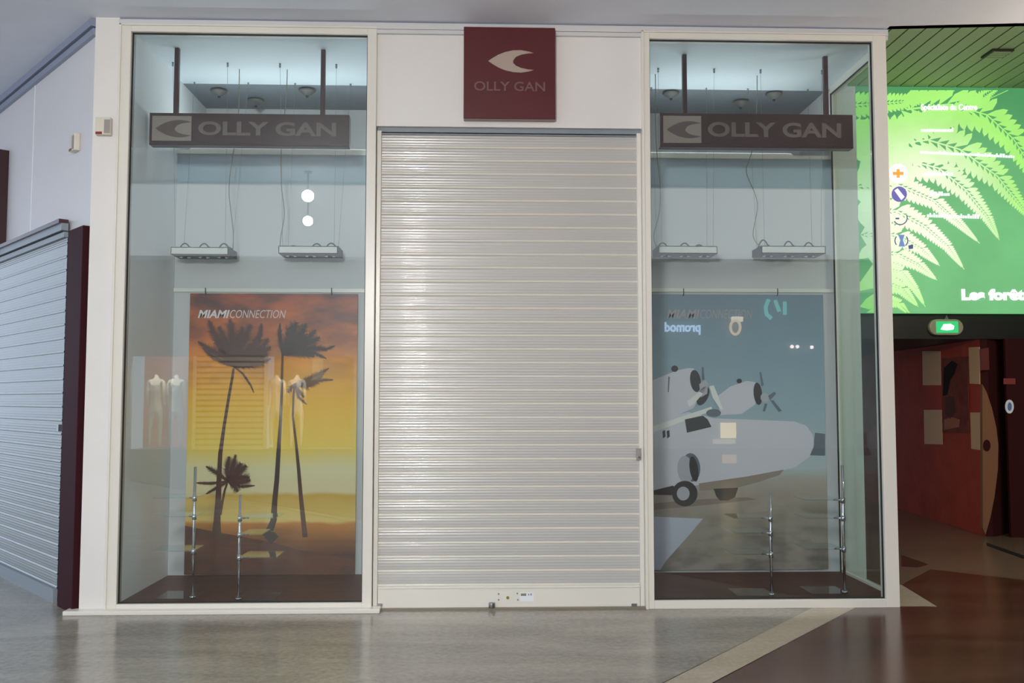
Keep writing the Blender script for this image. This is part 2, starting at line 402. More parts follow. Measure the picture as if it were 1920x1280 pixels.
b = MB(); b.box(p0.x+.058, p0.x+.066, SY-.0245, SY-.0235, p1.z-.022, p1.z-.010); b.box(p0.x+.075, p0.x+.085, SY-.0245, SY-.0235, p1.z-.022, p1.z-.008); b.build('print', mat('grey_mark', (130, 135, 150), .6), st)
c = at(922, 1135, y=SY-.03); b = MB(); b.tube([Vector((c.x, SY-.045, .012)), Vector((c.x, SY-.045, .05))], .022, 14); b.build('floor_lock', m_steel, sh, bevel=.003)
for px in (712, 1189):
    c = at(px, 1133, y=SY-.02); b = MB(); b.box(c.x-.02, c.x+.02, SY-.03, SY-.02, c.z-.01, c.z+.008); b.build('end_stop', m_steel, sh)
c0_, c1_ = at(1193, 862, y=SY-.04), at(1202, 840, y=SY-.04)
b = MB(); b.box(c0_.x, c1_.x, SY-.045, SY-.028, c0_.z, c1_.z); lt = b.build('latch', m_alarmdark, sh, bevel=.003)
b = MB(); b.tube([Vector((c0_.x+.02, SY-.06, c0_.z+.02)), Vector((c0_.x+.02, SY-.045, c0_.z+.02))], .008, 8); b.build('knob', m_chrome, lt)

# shutter on the left wall
sh2 = thing('roller_shutter', 'blue-grey slatted roller shutter of the neighbouring shop at the left edge', 'roller shutter', lw(60, 1080)*1.0)
sh2.location.z = 0
pa = lw(117, 800, .02); width2 = 4.5
A2 = Vector((pa.x, pa.y, 0)); zt2 = lw(117, 437, .02).z
shutter_curtain(A2+Z*.10, ld, ln, width2, .10, zt2, .105).build('curtain', [m_slat2, m_joint2], sh2)
b = MB(); b.obox(A2, ld*width2, ln*.03, Z*.10); b.build('bottom_bar', m_lintel, sh2)
b = MB(); b.obox(A2+Z*zt2, ld*width2, ln*.05, Z*.055); b.obox(A2+Z*(zt2-.05), ld*width2, ln*.03, Z*.04); b.build('head_rail', m_lintel, sh2)
c = lw(106, 808, .05); b = MB(); b.obox(c-ln*.03, -ld*.04, ln*.03, Z*.05); b.build('latch', m_steel, sh2)
b = MB(); b.obox(A2+Z*(zt2+.055), ld*width2, ln*.07, Z*.03); b.build('lintel', m_brownside, sh2)
# maroon pilaster between the shutter and the shopfront
p_l = lw(117, 800, .06); zt = lw(150, 424, .06).z
w_ = (Vector((p_l.x, p_l.y, 0))-LC-ln*.06).length
b = MB(); b.obox(LC+ln*.002, ld*w_, ln*.058, Z*zt)
tag(b.build('pilaster', m_pilaster, bevel=.004), 'glossy dark maroon pilaster between the left shutter and the white pillar', 'pilaster')
# seam in the fascia panel, dark blade sign at the edge
s_ = lw(62, 300, .0); s_top = lw(66, 155, 0); s_bot = lw(55, 440, 0)
b = MB(); b.obox(Vector((s_.x, s_.y, s_bot.z)), ld*.012, ln*.004, Z*(s_top.z-s_bot.z)); struct('trim_6', b, m_seam)
p0 = lw(17, 300, 0); zt_, zb_ = lw(12, 266, .1).z, lw(5, 468, .1).z
b = MB(); b.obox(Vector((p0.x, p0.y, zb_)), ld*.5, ln*.10, Z*(zt_-zb_)); 
sg = thing('wall_sign', 'dark maroon box sign above the left shutter at the left edge', 'sign', Vector((p0.x, p0.y, zb_)))
b.build('sign_box', m_brownside, sg, bevel=.004)
b = MB(); b.obox(Vector((p0.x, p0.y, zb_+.02))+ld*.02+ln*.10, ld*.46, ln*.004, Z*(zt_-zb_-.04)); b.build('face_panel', m_maroon, sg)

# alarm boxes
def alarm(c, ax, n, label):
    t = thing('alarm_box', label, 'alarm box', c)
    b = MB(); b.obox(c-ax*.055-Z*.065, ax*.11, n*.045, Z*.13); b.build('housing', m_alarm, t, bevel=.006)
    b = MB(); b.obox(c+ax*.012-Z*.055+n*.045, ax*.04, n*.004, Z*.10); b.build('cover', m_alarmdark, t)
    b = MB(); b.obox(c-ax*.048-Z*.062+n*.045, ax*.045, n*.004, Z*.018); b.build('indicator', m_redled, t)
alarm(at(197, 239, y=-.03), X, -Y, 'small cream alarm box with red strip on the white pillar left of the window')
alarm(lw(146, 269), -ld, ln, 'small cream alarm box on the receding wall above the maroon pilaster')

# ------------------------------------------------------------------ signs
def emblem(c, s, n):
    """leaf shaped crescent pointing left, open to the right; c centre, s half width; returns outline points in the xz plane"""
    out = []; N = 20
    for k in range(N+1):
        t = k/N; x = -1+2*t*.95; out.append((x, .52*math.sin(math.pi*min(1, (t*.95)**.75*.62+.0))*(1 if t < .6 else 1-.10*(t-.6))))
    outer = [(-1, 0), (-.8, .14), (-.55, .29), (-.25, .41), (.1, .49), (.45, .50), (.8, .44), (1.0, .38), (.75, .36), (.45, .30), (.22, .20), (.10, .04), (.10, -.08), (.22, -.2), (.45, -.3), (.75, -.36), (1.0, -.38), (.8, -.45), (.45, -.51), (.1, -.49), (-.25, -.41), (-.55, -.29), (-.8, -.14)]
    return [c+X*(x*s)+Z*(z*s) for x, z in outer]
# square maroon sign over the shutter
y0 = -.08; pa, pb = at(869, 222, y=y0), at(1041, 52, y=y0)
sg = thing('square_sign', 'square maroon sign with pale crescent emblem above the roller shutter', 'sign', Vector(((pa.x+pb.x)/2, 0, pa.z)))
b = MB(); b.box(pa.x, pb.x, y0, -.005, pa.z, pb.z); bd = b.build('sign_board', m_maroon, sg, bevel=.004)
c = at(958, 115, y=y0); b = MB(); b.prism(emblem(c, (at(1000, 115, y=y0).x-at(915, 115, y=y0).x)/2, 1), (0, -.004, 0)); b.build('emblem', m_emb2, sg)
p0, p1 = at(889, 170, y=y0), at(1022, 154, y=y0)
text_mb('OLLY GAN', p0, X, Z, p1.x-p0.x, p1.z-p0.z, -Y, .004, bold=.01).build('lettering', m_letter2, sg)

def hanging_sign(x0p, x1p, yt, yb, hang, lab):
    ys = .30
    a, b2 = at(x0p, yb-5, y=ys), at(x1p, yt+2, y=ys)
    t = thing('hanging_sign', lab, 'sign', Vector(((a.x+b2.x)/2, ys, a.z)), 'brown hanging signs in the display windows')
    b = MB(); b.box(a.x, b2.x, ys, ys+.09, a.z, b2.z); bd = b.build('sign_box', m_brownside, t, bevel=.004)
    e = .018
    b = MB(); b.box(a.x+e, b2.x-.004, ys-.004, ys, a.z+e*.9, b2.z-e*.6); b.build('face_panel', m_brown, t)
    H = b2.z-a.z; W = b2.x-a.x
    b = MB(); b.box(a.x+.024, a.x+.024+W*.195, ys-.007, ys-.004, a.z+.03, b2.z-.026); b.build('emblem_panel', m_pale, t)
    b = MB(); b.prism(emblem(Vector((a.x+.024+W*.105, ys-.007, (a.z+b2.z)/2)), W*.088, 1), (0, -.003, 0)); b.build('emblem', m_emblem, t)
    text_mb('OLLY GAN', Vector((a.x+W*.245, ys-.004, a.z+H*.30)), X, Z, W*.69, H*.44, -Y, .004, bold=.03).build('lettering', m_letter, t)
    for (px, py, pxb) in hang:
        xb = at(pxb, yt, y=ys+.045).x
        b = MB(); b.obox(Vector((xb-.0175, ys+.03, b2.z)), X*.035, Y*.035, Z*(GT+.02-b2.z)); b.build('hanger_bar', m_brownside, t, bevel=.003)
hanging_sign(279, 655, 213, 276, ((334, 100, 330), (609, 97, 605)), 'brown hanging sign with pale emblem in the left window')
hanging_sign(1238, 1599, 213, 280, ((1280, 103, 1284), (1545, 110, 1549)), 'brown hanging sign with pale emblem in the right window')

# ------------------------------------------------------------------ suspended light bars, ceiling hooks and tilted spots
def light_bar(x0p, x1p, yt, label, yaw, cablepts, side, loops):
    y0 = .70; z1 = at(0.5*(x0p+x1p), yt, y=y0).z; z0 = z1-.055
    xa, xb = at(x0p, yt, y=y0).x, at(x1p, yt, y=y0).x
    t = thing('light_bar', label, 'light fixture', Vector(((xa+xb)/2, y0+.1, z0)), 'suspended light bars in the display windows')
    b = MB(); D = .25
    b.box(xa, xb, y0, y0+.008, z0, z1); b.box(xa, xb, y0+D-.008, y0+D, z0, z1); b.box(xa, xa+.006, y0, y0+D, z0, z1); b.box(xb-.006, xb, y0, y0+D, z0, z1); b.box(xa, xb, y0, y0+D, z1-.006, z1)
    b.build('housing', m_barwhite, t)
    b = MB(); b.box(xa, xb, y0, y0+D, z0-.006, z0-.0005); b.build('baffle', m_bardark, t)
    ex_ = xb+.0005 if side > 0 else xa-.0065; b = MB(); b.box(ex_, ex_+.006, y0, y0+D, z0-.006, z1); b.build('end_cap', m_bardark, t)
    for k in range(3):
        cx = xa+(xb-xa)*(k+.5)/3; b = MB(); b.tube([Vector((cx, y0+D/2, z0-.006)), Vector((cx, y0+D/2, z0-.012))], .045, 16); l = b.build('lamp', m_lampref, t)
        b = MB(); b.tube([Vector((cx, y0+D/2, z0-.012)), Vector((cx, y0+D/2, z0-.018))], .02, 12); b.build('bulb', m_bardark, l)
    for k, (dx, h) in enumerate(loops):
        cx = xa+(xb-xa)*dx; b = MB()
        pts = [Vector((cx-.045+.09*q/8, y0+D/2, z1+h*math.sin(math.pi*q/8)**.8)) for q in range(9)]
        pts[-1] = pts[-1]+X*.03
        b.tube(pts, .006, 6); b.build('cable_loop', m_wire, t)
    # four suspension wires to the ceiling
    wires = MB()
    for (xx, yy, xt, yt_) in ((xa+.03, y0+.02, xa+.0, y0-.05), (xb-.03, y0+.02, xb-.02, y0-.05), (xa+.03, y0+D-.02, xa+.03, 1.12), (xb-.03, y0+D-.02, xb+.03, 1.12)):
        wr = MB(); wr.tube([Vector((xx, yy, z1)), Vector((xt, yt_, GT+.02))], .0012, 5); wr.build('suspension_wire', m_steel, t)
        hk = MB(); hk.tube([Vector((xt, yt_, GT+.02)), Vector((xt, yt_, GT-.012))], .008, 8); hk.build('ceiling_hook', m_steel, t)
    # wavy supply cable
    pts = []
    for (px, py) in cablepts: pts.append(at(px, py, y=y0+.09))
    q = []
    for k in range(len(pts)-1):
        p_, n_ = pts[max(k-1, 0)], pts[min(k+2, len(pts)-1)]
        for s in range(6):
            u = s/6; a, b_ = pts[k], pts[k+1]
            q.append(.5*((2*a)+(b_-p_)*u+(2*p_-5*a+4*b_-n_)*u*u+(-p_+3*a-3*b_+n_)*u**3))
    q.append(pts[-1]); q[0].z = GT+.02
    b = MB(); b.tube(q, .0035, 6); b.build('supply_cable', m_cable, t)
    return t
light_bar(320, 428, 463, 'white suspended light bar nearer the outer side of the left window', 0, ((448, 172), (447, 215), (440, 270), (431, 330), (430, 370), (437, 430), (437, 470)), 1, ((.16, .05), (.5, .05), (.85, .05)))
light_bar(522, 633, 461, 'white suspended light bar nearer the shutter in the left window', 0, ((538, 172), (532, 230), (527, 290), (528, 350), (533, 400), (527, 440), (524, 468)), 1, ((.2, .02), (.6, .04), (.85, .045)))
light_bar(1235, 1345, 461, 'white suspended light bar nearer the shutter in the right window', 0, ((1229, 172), (1229, 230), (1232, 290), (1238, 350), (1236, 400), (1226, 440), (1231, 465)), -1, ((.12, .045), (.5, .045), (.75, .03)))
light_bar(1428, 1548, 461, 'white suspended light bar nearer the side glass of the right window', 0, ((1420, 172), (1415, 260), (1405, 300), (1400, 325), (1420, 380), (1412, 440), (1425, 462)), -1, ((.1, .07), (.5, .06), (.82, .05)))

m_spot = mat('grey_spot_enamel', (92, 94, 90), .5)
def ceiling_spot(px, py, yy, label, tilt):
    zc = GT+.02; p = at(px, py, z=zc); p.y = min(max(p.y, 1.2), 1.8)
    p = CAM+ray(px, py)*((p.y-CAM.y)/ray(px, py).y); p.z = zc
    t = thing('ceiling_spot', label, 'spotlight', p.copy(), 'ceiling spots in the display windows')
    b = MB(); b.tube([p, p-Z*.012], .045, 16); b.build('ceiling_plate', m_steel, t)
    b = MB(); b.tube([p-Z*.012, p-Z*.03, p-Z*.06], [.075, .06, .016], 18); b.build('shade', m_spot, t)
    b = MB(); b.tube([p-Z*.06, p-Z*.075], .012, 10); b.build('cap', m_bardark, t)
for i, (px, py, lab) in enumerate(((411, 168, 'small grey ceiling spot, leftmost of three in the left window'), (480, 186, 'small grey ceiling spot, middle and lowest of three in the left window'), (576, 167, 'small grey ceiling spot, rightmost of three in the left window'),
        (1258, 172, 'small grey ceiling spot, leftmost of three in the right window'), (1389, 189, 'small grey ceiling spot, middle and lowest of three in the right window'), (1451, 174, 'small grey ceiling spot, rightmost of three in the right window'))):
    ceiling_spot(px, py, 0, lab, 0)

# ------------------------------------------------------------------ posters
PY = DEP-.03
def pmb(pix, y, th=.0006, cl=None):
    pts = [at(px, py, y=y) for px, py in pix]
    if cl:
        for p in pts: p.x = min(max(p.x, cl[0]), cl[1])
    b = MB(); b.prism(pts, (0, -th, 0)); return b
def frond(b, pix, w0, y, n=16, lean=.8, th=.0005):
    """ragged palm frond along the pixel polyline pix"""
    P = [Vector((p[0], p[1])) for p in pix]; seg = []
    L = [0]
    for k in range(1, len(P)): L.append(L[-1]+(P[k]-P[k-1]).length)
    def pt(t):
        d = t*L[-1]
        for k in range(1, len(P)):
            if d <= L[k] or k == len(P)-1:
                u = (d-L[k-1])/(L[k]-L[k-1]); return P[k-1].lerp(P[k], u), (P[k]-P[k-1]).normalized()
    up, lo = [], []
    for k in range(n+1):
        t = k/n; p, d = pt(t); nn = Vector((-d.y, d.x)); w = w0*(math.sin(math.pi*min(1, .12+t*.88))**.7)*.42+.8
        up.append(p+nn*w); lo.append(p-nn*w)
    pol = up+lo[::-1]
    for k in range(n):   # quads
        q = [up[k], up[k+1], lo[k+1], lo[k]]
        b.prism([at(v.x, v.y, y=y) for v in q], (0, -th, 0))
    m_ = max(10, int(L[-1]/2.2))
    for k in range(1, m_):
        t = k/m_; p, d = pt(t); nn = Vector((-d.y, d.x)); w = w0*(math.sin(math.pi*min(1, .12+t*.88))**.6)*(.85+.65*random.random())
        for s in (1, -1):
            tip = p+nn*s*w*1.2+d*w*lean*1.5; q = [p-d*1.5, tip, p+d*1.5]
            b.prism([at(v.x, v.y, y=y-.0001*k/m_) for v in q], (0, -th, 0))
def trunk(b, pix, ws, y, th=.0006):
    for k in range(len(pix)-1):
        (x0, y0), (x1, y1) = pix[k], pix[k+1]; a, c = ws[k]/2, ws[k+1]/2
        b.prism([at(x0-a, y0, y=y), at(x0+a, y0, y=y), at(x1+c, y1, y=y), at(x1-c, y1, y=y)], (0, -th, 0))

def ramp_mat(name, stops, z0, z1, x0=0, x1=1, clouds=None, rough=.45, detail=2.0, strength=.12):
    m = mat(name, (128, 128, 128), rough); nt = m.node_tree; bs = nt.nodes['Principled BSDF']
    tc = nt.nodes.new('ShaderNodeTexCoord'); sx = nt.nodes.new('ShaderNodeSeparateXYZ'); nt.links.new(tc.outputs['Object'], sx.inputs[0])
    mr = nt.nodes.new('ShaderNodeMapRange'); mr.inputs['From Min'].default_value = z0; mr.inputs['From Max'].default_value = z1; nt.links.new(sx.outputs['Z'], mr.inputs['Value'])
    n = nt.nodes.new('ShaderNodeTexNoise'); n.inputs['Scale'].default_value = detail; n.inputs['Detail'].default_value = 6
    mp = nt.nodes.new('ShaderNodeMapping'); mp.inputs['Scale'].default_value = (1, 1, 2.2); nt.links.new(tc.outputs['Object'], mp.inputs[0]); nt.links.new(mp.outputs[0], n.inputs['Vector'])
    ms = nt.nodes.new('ShaderNodeMath'); ms.operation = 'MULTIPLY_ADD'; ms.inputs[1].default_value = strength; nt.links.new(n.outputs['Fac'], ms.inputs[0])
    sb = nt.nodes.new('ShaderNodeMath'); sb.operation = 'SUBTRACT'; sb.inputs[1].default_value = strength/2; nt.links.new(mr.outputs[0], sb.inputs[0]); nt.links.new(sb.outputs[0], ms.inputs[2])
    r = nt.nodes.new('ShaderNodeValToRGB'); cr = r.color_ramp
    while len(cr.elements) < len(stops): cr.elements.new(.5)
    for e, (p, c) in zip(cr.elements, stops): e.position = p; e.color = lin(c)
    nt.links.new(ms.outputs[0], r.inputs[0]); outc = r.outputs[0]
    if clouds:
        (c, zt0, zt1, amt, scl) = clouds
        n2 = nt.nodes.new('ShaderNodeTexNoise'); n2.inputs['Scale'].default_value = scl; n2.inputs['Detail'].default_value = 5; nt.links.new(mp.outputs[0], n2.inputs['Vector'])
        r2 = nt.nodes.new('ShaderNodeValToRGB'); r2.color_ramp.elements[0].position = .42; r2.color_ramp.elements[1].position = .64
        nt.links.new(n2.outputs['Fac'], r2.inputs[0])
        m2 = nt.nodes.new('ShaderNodeMapRange'); m2.inputs['From Min'].default_value = zt0; m2.inputs['From Max'].default_value = zt1; m2.inputs['To Max'].default_value = amt; nt.links.new(sx.outputs['Z'], m2.inputs['Value'])
        mm = nt.nodes.new('ShaderNodeMath'); mm.operation = 'MULTIPLY'; nt.links.new(r2.outputs[0], mm.inputs[0]); nt.links.new(m2.outputs[0], mm.inputs[1])
        mx = nt.nodes.new('ShaderNodeMix'); mx.data_type = 'RGBA'; nt.links.new(mm.outputs[0], mx.inputs[0]); nt.links.new(outc, mx.inputs[6]); mx.inputs[7].default_value = lin(c); outc = mx.outputs[2]
    nt.links.new(outc, bs.inputs['Base Color']); return m
def poster_rail(x0p, x1p, ytop):
    a, c = at(x0p, ytop+6, y=PY), at(x1p, ytop, y=PY)
    b = MB(); b.box(a.x, c.x, DEP-.016, DEP-.002, a.z+.012, c.z+.008); return b

# left poster: sunset beach with palms
P = [at(345, 1077, y=PY), at(671, 551, y=PY)]
zt, zb = P[1].z, P[0].z; px_l, px_r = P[0].x, P[1].x
def zf(py): return (at(500, py, y=PY).z-zb)/(zt-zb)
pst = thing('beach_poster', 'orange sunset beach poster with dark palms hanging in the left window', 'poster', Vector(((px_l+px_r)/2, PY, zb)))
skyA = ramp_mat('sunset_print', [(0, (78, 38, 32)), (zf(1040), (84, 42, 32)), (zf(1010), (140, 84, 38)), (zf(981), (196, 122, 42)), (zf(975), (226, 196, 110)), (zf(930), (206, 166, 66)), (zf(922), (222, 208, 160)), (zf(880), (224, 214, 166)), (zf(840), (234, 200, 82)), (zf(760), (236, 180, 46)), (zf(690), (230, 150, 34)), (zf(640), (214, 112, 32)), (1, (172, 74, 34))],
    zb, zt, clouds=((70, 40, 44), zb+(zt-zb)*.62, zt, 1.0, 2.6), strength=.035, detail=3)
b = MB(); b.box(px_l, px_r, PY, PY+.012, zb, zt); b.build('print_sheet', skyA, pst)
m_dark = mat('palm_silhouette_print', (54, 32, 26), .5); m_trunk = mat('palm_trunk_print', (78, 42, 32), .5); m_sand = mat('dark_sand_print', (78, 38, 30), .5, c2=(104, 54, 32), nscale=7)
pmb([(345, 985), (360, 988), (400, 996), (450, 1005), (510, 1016), (560, 1030), (680, 1050), (680, 1077), (330, 1077), (330, 985)], PY-.0008, cl=(px_l, px_r)).build('shadowed_sand', m_sand, pst)
b = MB(); y1 = PY-.002
trunk(b, [(438, 690), (436, 705), (428, 750), (420, 800), (413, 850), (411, 890), (409, 940), (407, 975), (406, 1006)], [4, 5, 5.5, 6, 8, 9, 11, 13, 18], y1)
c = (437, 686)
for f, w_ in ((((437, 686), (418, 668), (392, 655), (371, 640)), 7), ((c, (418, 650), (398, 620), (391, 600)), 8), ((c, (428, 650), (416, 625), (410, 612)), 9), ((c, (436, 650), (434, 620), (431, 598)), 10),
              ((c, (448, 650), (462, 625), (470, 608)), 11), ((c, (444, 655), (452, 630), (455, 612)), 9), ((c, (462, 660), (486, 636), (490, 606)), 8), ((c, (470, 665), (495, 648), (503, 634)), 9), ((c, (465, 678), (490, 662), (508, 650)), 10), ((c, (465, 684), (490, 680), (508, 672)), 7), ((c, (455, 700), (470, 722), (476, 736)), 2.2), ((c, (452, 668), (474, 650), (486, 630)), 9), ((c, (458, 676), (484, 672), (502, 664)), 9), ((c, (430, 668), (416, 650), (402, 636)), 8), ((c, (422, 680), (398, 668), (380, 652)), 5), ((c, (438, 672), (440, 655), (438, 640)), 12), ((c, (440, 665), (446, 640), (448, 625)), 14), ((c, (425, 665), (412, 645), (408, 630)), 9)):
    frond(b, f, w_, y1-.0006)
b.build('palm', [m_trunk], pst); 
bpy.data.objects[-1] if False else None
b = MB(); trunk(b, [(530, 656), (528, 730), (526, 790), (522, 850), (519, 900), (515, 940), (513, 975), (505, 995)], [4, 5, 6, 8, 9, 10, 12, 15], y1)
c = (530, 664)
for f, w_ in (((c, (526, 640), (524, 624), (525, 606)), 5), ((c, (540, 640), (550, 620), (556, 604)), 12), ((c, (545, 645), (566, 625), (574, 606)), 10), ((c, (555, 650), (580, 632), (592, 618)), 9), ((c, (560, 658), (590, 652), (612, 655), (628, 648)), 6), ((c, (560, 660), (590, 662), (612, 672)), 5), ((c, (545, 650), (560, 638), (572, 628)), 14), ((c, (538, 648), (545, 630), (549, 612)), 12), ((c, (555, 652), (580, 642), (600, 632)), 9), ((c, (550, 662), (572, 664), (590, 668)), 7)):
    frond(b, f, w_, y1-.0006)
b.build('palm', [m_dark], pst)
b = MB(); trunk(b, [(552, 718), (550, 745), (549, 780), (555, 830), (560, 880), (564, 930), (568, 970), (572, 1006)], [3, 4, 4, 5, 6.5, 7.5, 9, 10], y1)
c = (553, 720)
for f, w_ in (((c, (575, 712), (600, 700), (617, 690)), 5), ((c, (580, 716), (605, 712), (625, 712)), 4), ((c, (575, 724), (592, 716), (606, 700)), 6), ((c, (560, 732), (570, 745)), 4), ((c, (546, 726), (540, 736)), 4), ((c, (560, 745), (575, 758)), 3)):
    frond(b, f, w_, y1-.0006)
b.build('palm', [m_trunk], pst)
b = MB(); trunk(b, [(426, 905), (421, 920), (416, 945), (413, 965)], [4, 4, 5, 5], y1-.0012)
c = (428, 902)
for f, w_ in (((c, (425, 880), (430, 855)), 6), ((c, (436, 875), (442, 852)), 6), ((c, (448, 885), (462, 872)), 8), ((c, (452, 895), (468, 895)), 8), ((c, (448, 905), (470, 900)), 7), ((c, (440, 912), (446, 922)), 6), ((c, (405, 885), (386, 874)), 5), ((c, (450, 912), (478, 910)), 3), ((c, (395, 906), (366, 905)), 3), ((c, (405, 915), (386, 926)), 3.5), ((c, (440, 890), (452, 868)), 10)):
    frond(b, f, w_, y1-.0016)
b.build('palm', [m_trunk], pst)
for px in (508, 571):   # dark roots
    pmb([(px-16, 1002), (px-6, 994), (px+8, 998), (px+14, 1006), (px, 1020)] if px == 508 else [(px-5, 1000), (px+5, 1000), (px+4, 1007), (px-3, 1007)], PY-.003).build('palm_root', m_dark, pst)
p0 = at(371, 596, y=PY-.001); p1 = at(431, 581, y=PY-.001); p2 = at(536, 581, y=PY-.001)
m_ptext = mat('white_print', (220, 214, 214), .5)
text_mb('MIAMI', p0, X, Z, p1.x-p0.x, p1.z-p0.z, -Y, .0008, shear=.25, bold=.03).build('lettering', m_ptext, pst)
p1b = at(431, 596, y=PY-.001)
text_mb('CONNECTION', p1b, X, Z, p2.x-p1.x, p1.z-p0.z, -Y, .0008, shear=.25).build('lettering', mat('pale_print', (214, 190, 180), .5), pst)
for px in (386, 622):
    a_ = at(px, 551, y=PY); b = MB(); b.tube([Vector((a_.x, PY+.002, a_.z-.01)), Vector((a_.x, PY-.018, a_.z)), Vector((a_.x, PY-.018, a_.z+.05))], .004, 6); b.build('hook', m_wire, pst)
b = poster_rail(318, 690, 543); tag(b.build('poster_rail', m_frame), 'thin pale rail above the orange beach poster', 'rail')

# right poster: seaplane on an apron, paled in colour for the reflections over it
x_end = at(1548, 800, y=PY).x
p2r = [GR0-.015, x_end]; ztr, zbr = at(1400, 552, y=PY).z, at(1400, 1068, y=PY).z
def zg(py): return (at(1400, py, y=PY).z-zbr)/(ztr-zbr)
ps2 = thing('aeroplane_poster', 'blue poster of a twin-engine aeroplane, reflection wash painted into its colours, hanging in the right window', 'poster', Vector(((p2r[0]+p2r[1])/2, PY, zbr)))
bgB = ramp_mat('reflection_washed_sky_print', [(0, (150, 142, 132)), (zg(980), (152, 144, 132)), (zg(930), (164, 152, 140)), (zg(900), (174, 168, 158)), (zg(875), (180, 192, 196)), (zg(760), (150, 174, 184)), (zg(640), (130, 154, 168)), (1, (124, 140, 154))], zbr, ztr, strength=.06, detail=4, clouds=((104, 94, 84), zbr+(ztr-zbr)*.36, zbr, .8, 4.0))
b = MB(); b.box(p2r[0], p2r[1], PY, PY+.012, zbr, ztr); b.build('print_sheet', bgB, ps2)
g1 = mat('white_aeroplane_print', (206, 204, 212), .5); g2 = mat('grey_aeroplane_print', (178, 176, 186), .5); g3 = mat('dark_aeroplane_print', (58, 56, 58), .5); g4 = mat('taupe_belly_print', (148, 134, 122), .5); g5 = mat('light_print', (228, 226, 222), .5); g6 = mat('slate_print', (104, 112, 124), .5)
L_ = lambda k: PY-.0008*k
pmb([(1221, 968), (1318, 972), (1290, 1005), (1248, 1052), (1238, 1068), (1221, 1068)], L_(1), cl=p2r).build('pale_ground', mat('pale_ground_print', (184, 190, 204), .5), ps2)
pmb([(1221, 944), (1262, 940), (1310, 936), (1400, 932), (1420, 936), (1330, 946), (1221, 956)], L_(1), cl=p2r).build('ground_shadow', mat('brown_shadow_print', (134, 120, 110), .5), ps2)
pmb([(1366, 964), (1440, 958), (1446, 970), (1376, 978)], L_(1), cl=p2r).build('ground_shadow', g4, ps2)
for q in (((1360, 1000), (1500, 996), (1502, 1001), (1362, 1006)), ((1330, 1032), (1420, 1042), (1418, 1048), (1326, 1040))):
    pmb(q, L_(1), cl=p2r).build('ground_line', g4, ps2)
pl = pmb([(1221, 792), (1290, 772), (1340, 784), (1420, 787), (1490, 790), (1512, 798), (1524, 815), (1527, 835), (1518, 856), (1490, 876), (1450, 886), (1400, 893), (1330, 905), (1221, 925)], L_(2), cl=p2r).build('fuselage', g1, ps2)
pmb([(1310, 906), (1400, 893), (1470, 880), (1462, 890), (1420, 904), (1370, 917), (1312, 920)], L_(3), cl=p2r).build('belly', g4, ps2)
pmb([(1221, 800), (1334, 762), (1336, 770), (1290, 786), (1221, 812)], L_(3), cl=p2r).build('wing', g5, ps2)
pmb([(1528, 811), (1547, 813), (1547, 854), (1518, 853), (1525, 838)], L_(2), cl=p2r).build('dark_block', g6, ps2)
pmb([(1284, 786), (1318, 779), (1327, 786), (1334, 800), (1288, 811)], L_(4), cl=p2r).build('cockpit_window', g3, ps2)
for x_ in (1242, 1250): pmb([(x_, 808), (x_+5, 806), (x_+6, 818), (x_+1, 822)], L_(4), cl=p2r).build('cabin_window', g3, ps2)
# port engine
pmb([(1221, 714), (1240, 706), (1270, 694), (1290, 690), (1300, 690), (1310, 700), (1316, 720), (1312, 745), (1300, 765), (1270, 778), (1221, 794)], L_(4), cl=p2r).build('engine_nacelle', g1, ps2)
def ell(cx, cy_, rx, ry, n=20, rot=0): return [(cx+rx*math.cos(t)*math.cos(rot)-ry*math.sin(t)*math.sin(rot), cy_+rx*math.cos(t)*math.sin(rot)+ry*math.sin(t)*math.cos(rot)) for t in [2*math.pi*k/n for k in range(n)]]
pmb(ell(1304, 714, 10, 21, rot=-.15), L_(5), cl=p2r).build('engine_intake', g3, ps2)
pmb([(1311, 720), (1322, 712), (1328, 718), (1326, 738), (1314, 745)], L_(6), cl=p2r).build('propeller_hub', g2, ps2)
pmb(ell(1318, 742, 10, 19, rot=.45), L_(6), cl=p2r).build('propeller_blade', g3, ps2)
pmb([(1316, 688), (1319, 688), (1321, 712), (1316, 712)], L_(7), cl=p2r).build('propeller_blade', g6, ps2)
pmb([(1330, 724), (1338, 722), (1344, 736), (1356, 768), (1350, 766), (1336, 745)], L_(7), cl=p2r).build('propeller_blade', g5, ps2)
pmb([(1288, 752), (1312, 734), (1318, 738), (1300, 758), (1292, 762)], L_(8), cl=p2r).build('propeller_blade', g5, ps2)
pmb(ell(1265, 691, 6.5, 6), L_(5), cl=p2r).build('exhaust', g3, ps2)
pmb([(1253, 706), (1256, 706), (1254, 735), (1252, 735)], L_(5), cl=p2r).build('panel_line', g6, ps2)
pmb(ell(1338, 774, 14, 7.5), L_(5), cl=p2r).build('landing_light', g6, ps2)
# starboard engine
pmb([(1346, 742), (1370, 724), (1400, 714), (1416, 716), (1420, 735), (1416, 758), (1390, 776), (1350, 778)], L_(3), cl=p2r).build('engine_nacelle', g1, ps2)
pmb(ell(1421, 738, 8, 21, rot=-.1), L_(5), cl=p2r).build('engine_intake', g3, ps2)
pmb(ell(1434, 745, 8, 9), L_(6), cl=p2r).build('propeller_hub', g2, ps2)
for q in (((1424, 697), (1427, 697), (1432, 722), (1428, 724)), ((1440, 742), (1452, 734), (1455, 738), (1444, 750)), ((1444, 750), (1450, 750), (1466, 770), (1460, 772)), ((1434, 756), (1439, 757), (1434, 772), (1430, 770))):
    pmb(q, L_(7), cl=p2r).build('propeller_blade', g6, ps2)
pmb(ell(1386, 714, 5, 4.5), L_(5), cl=p2r).build('exhaust', g3, ps2)
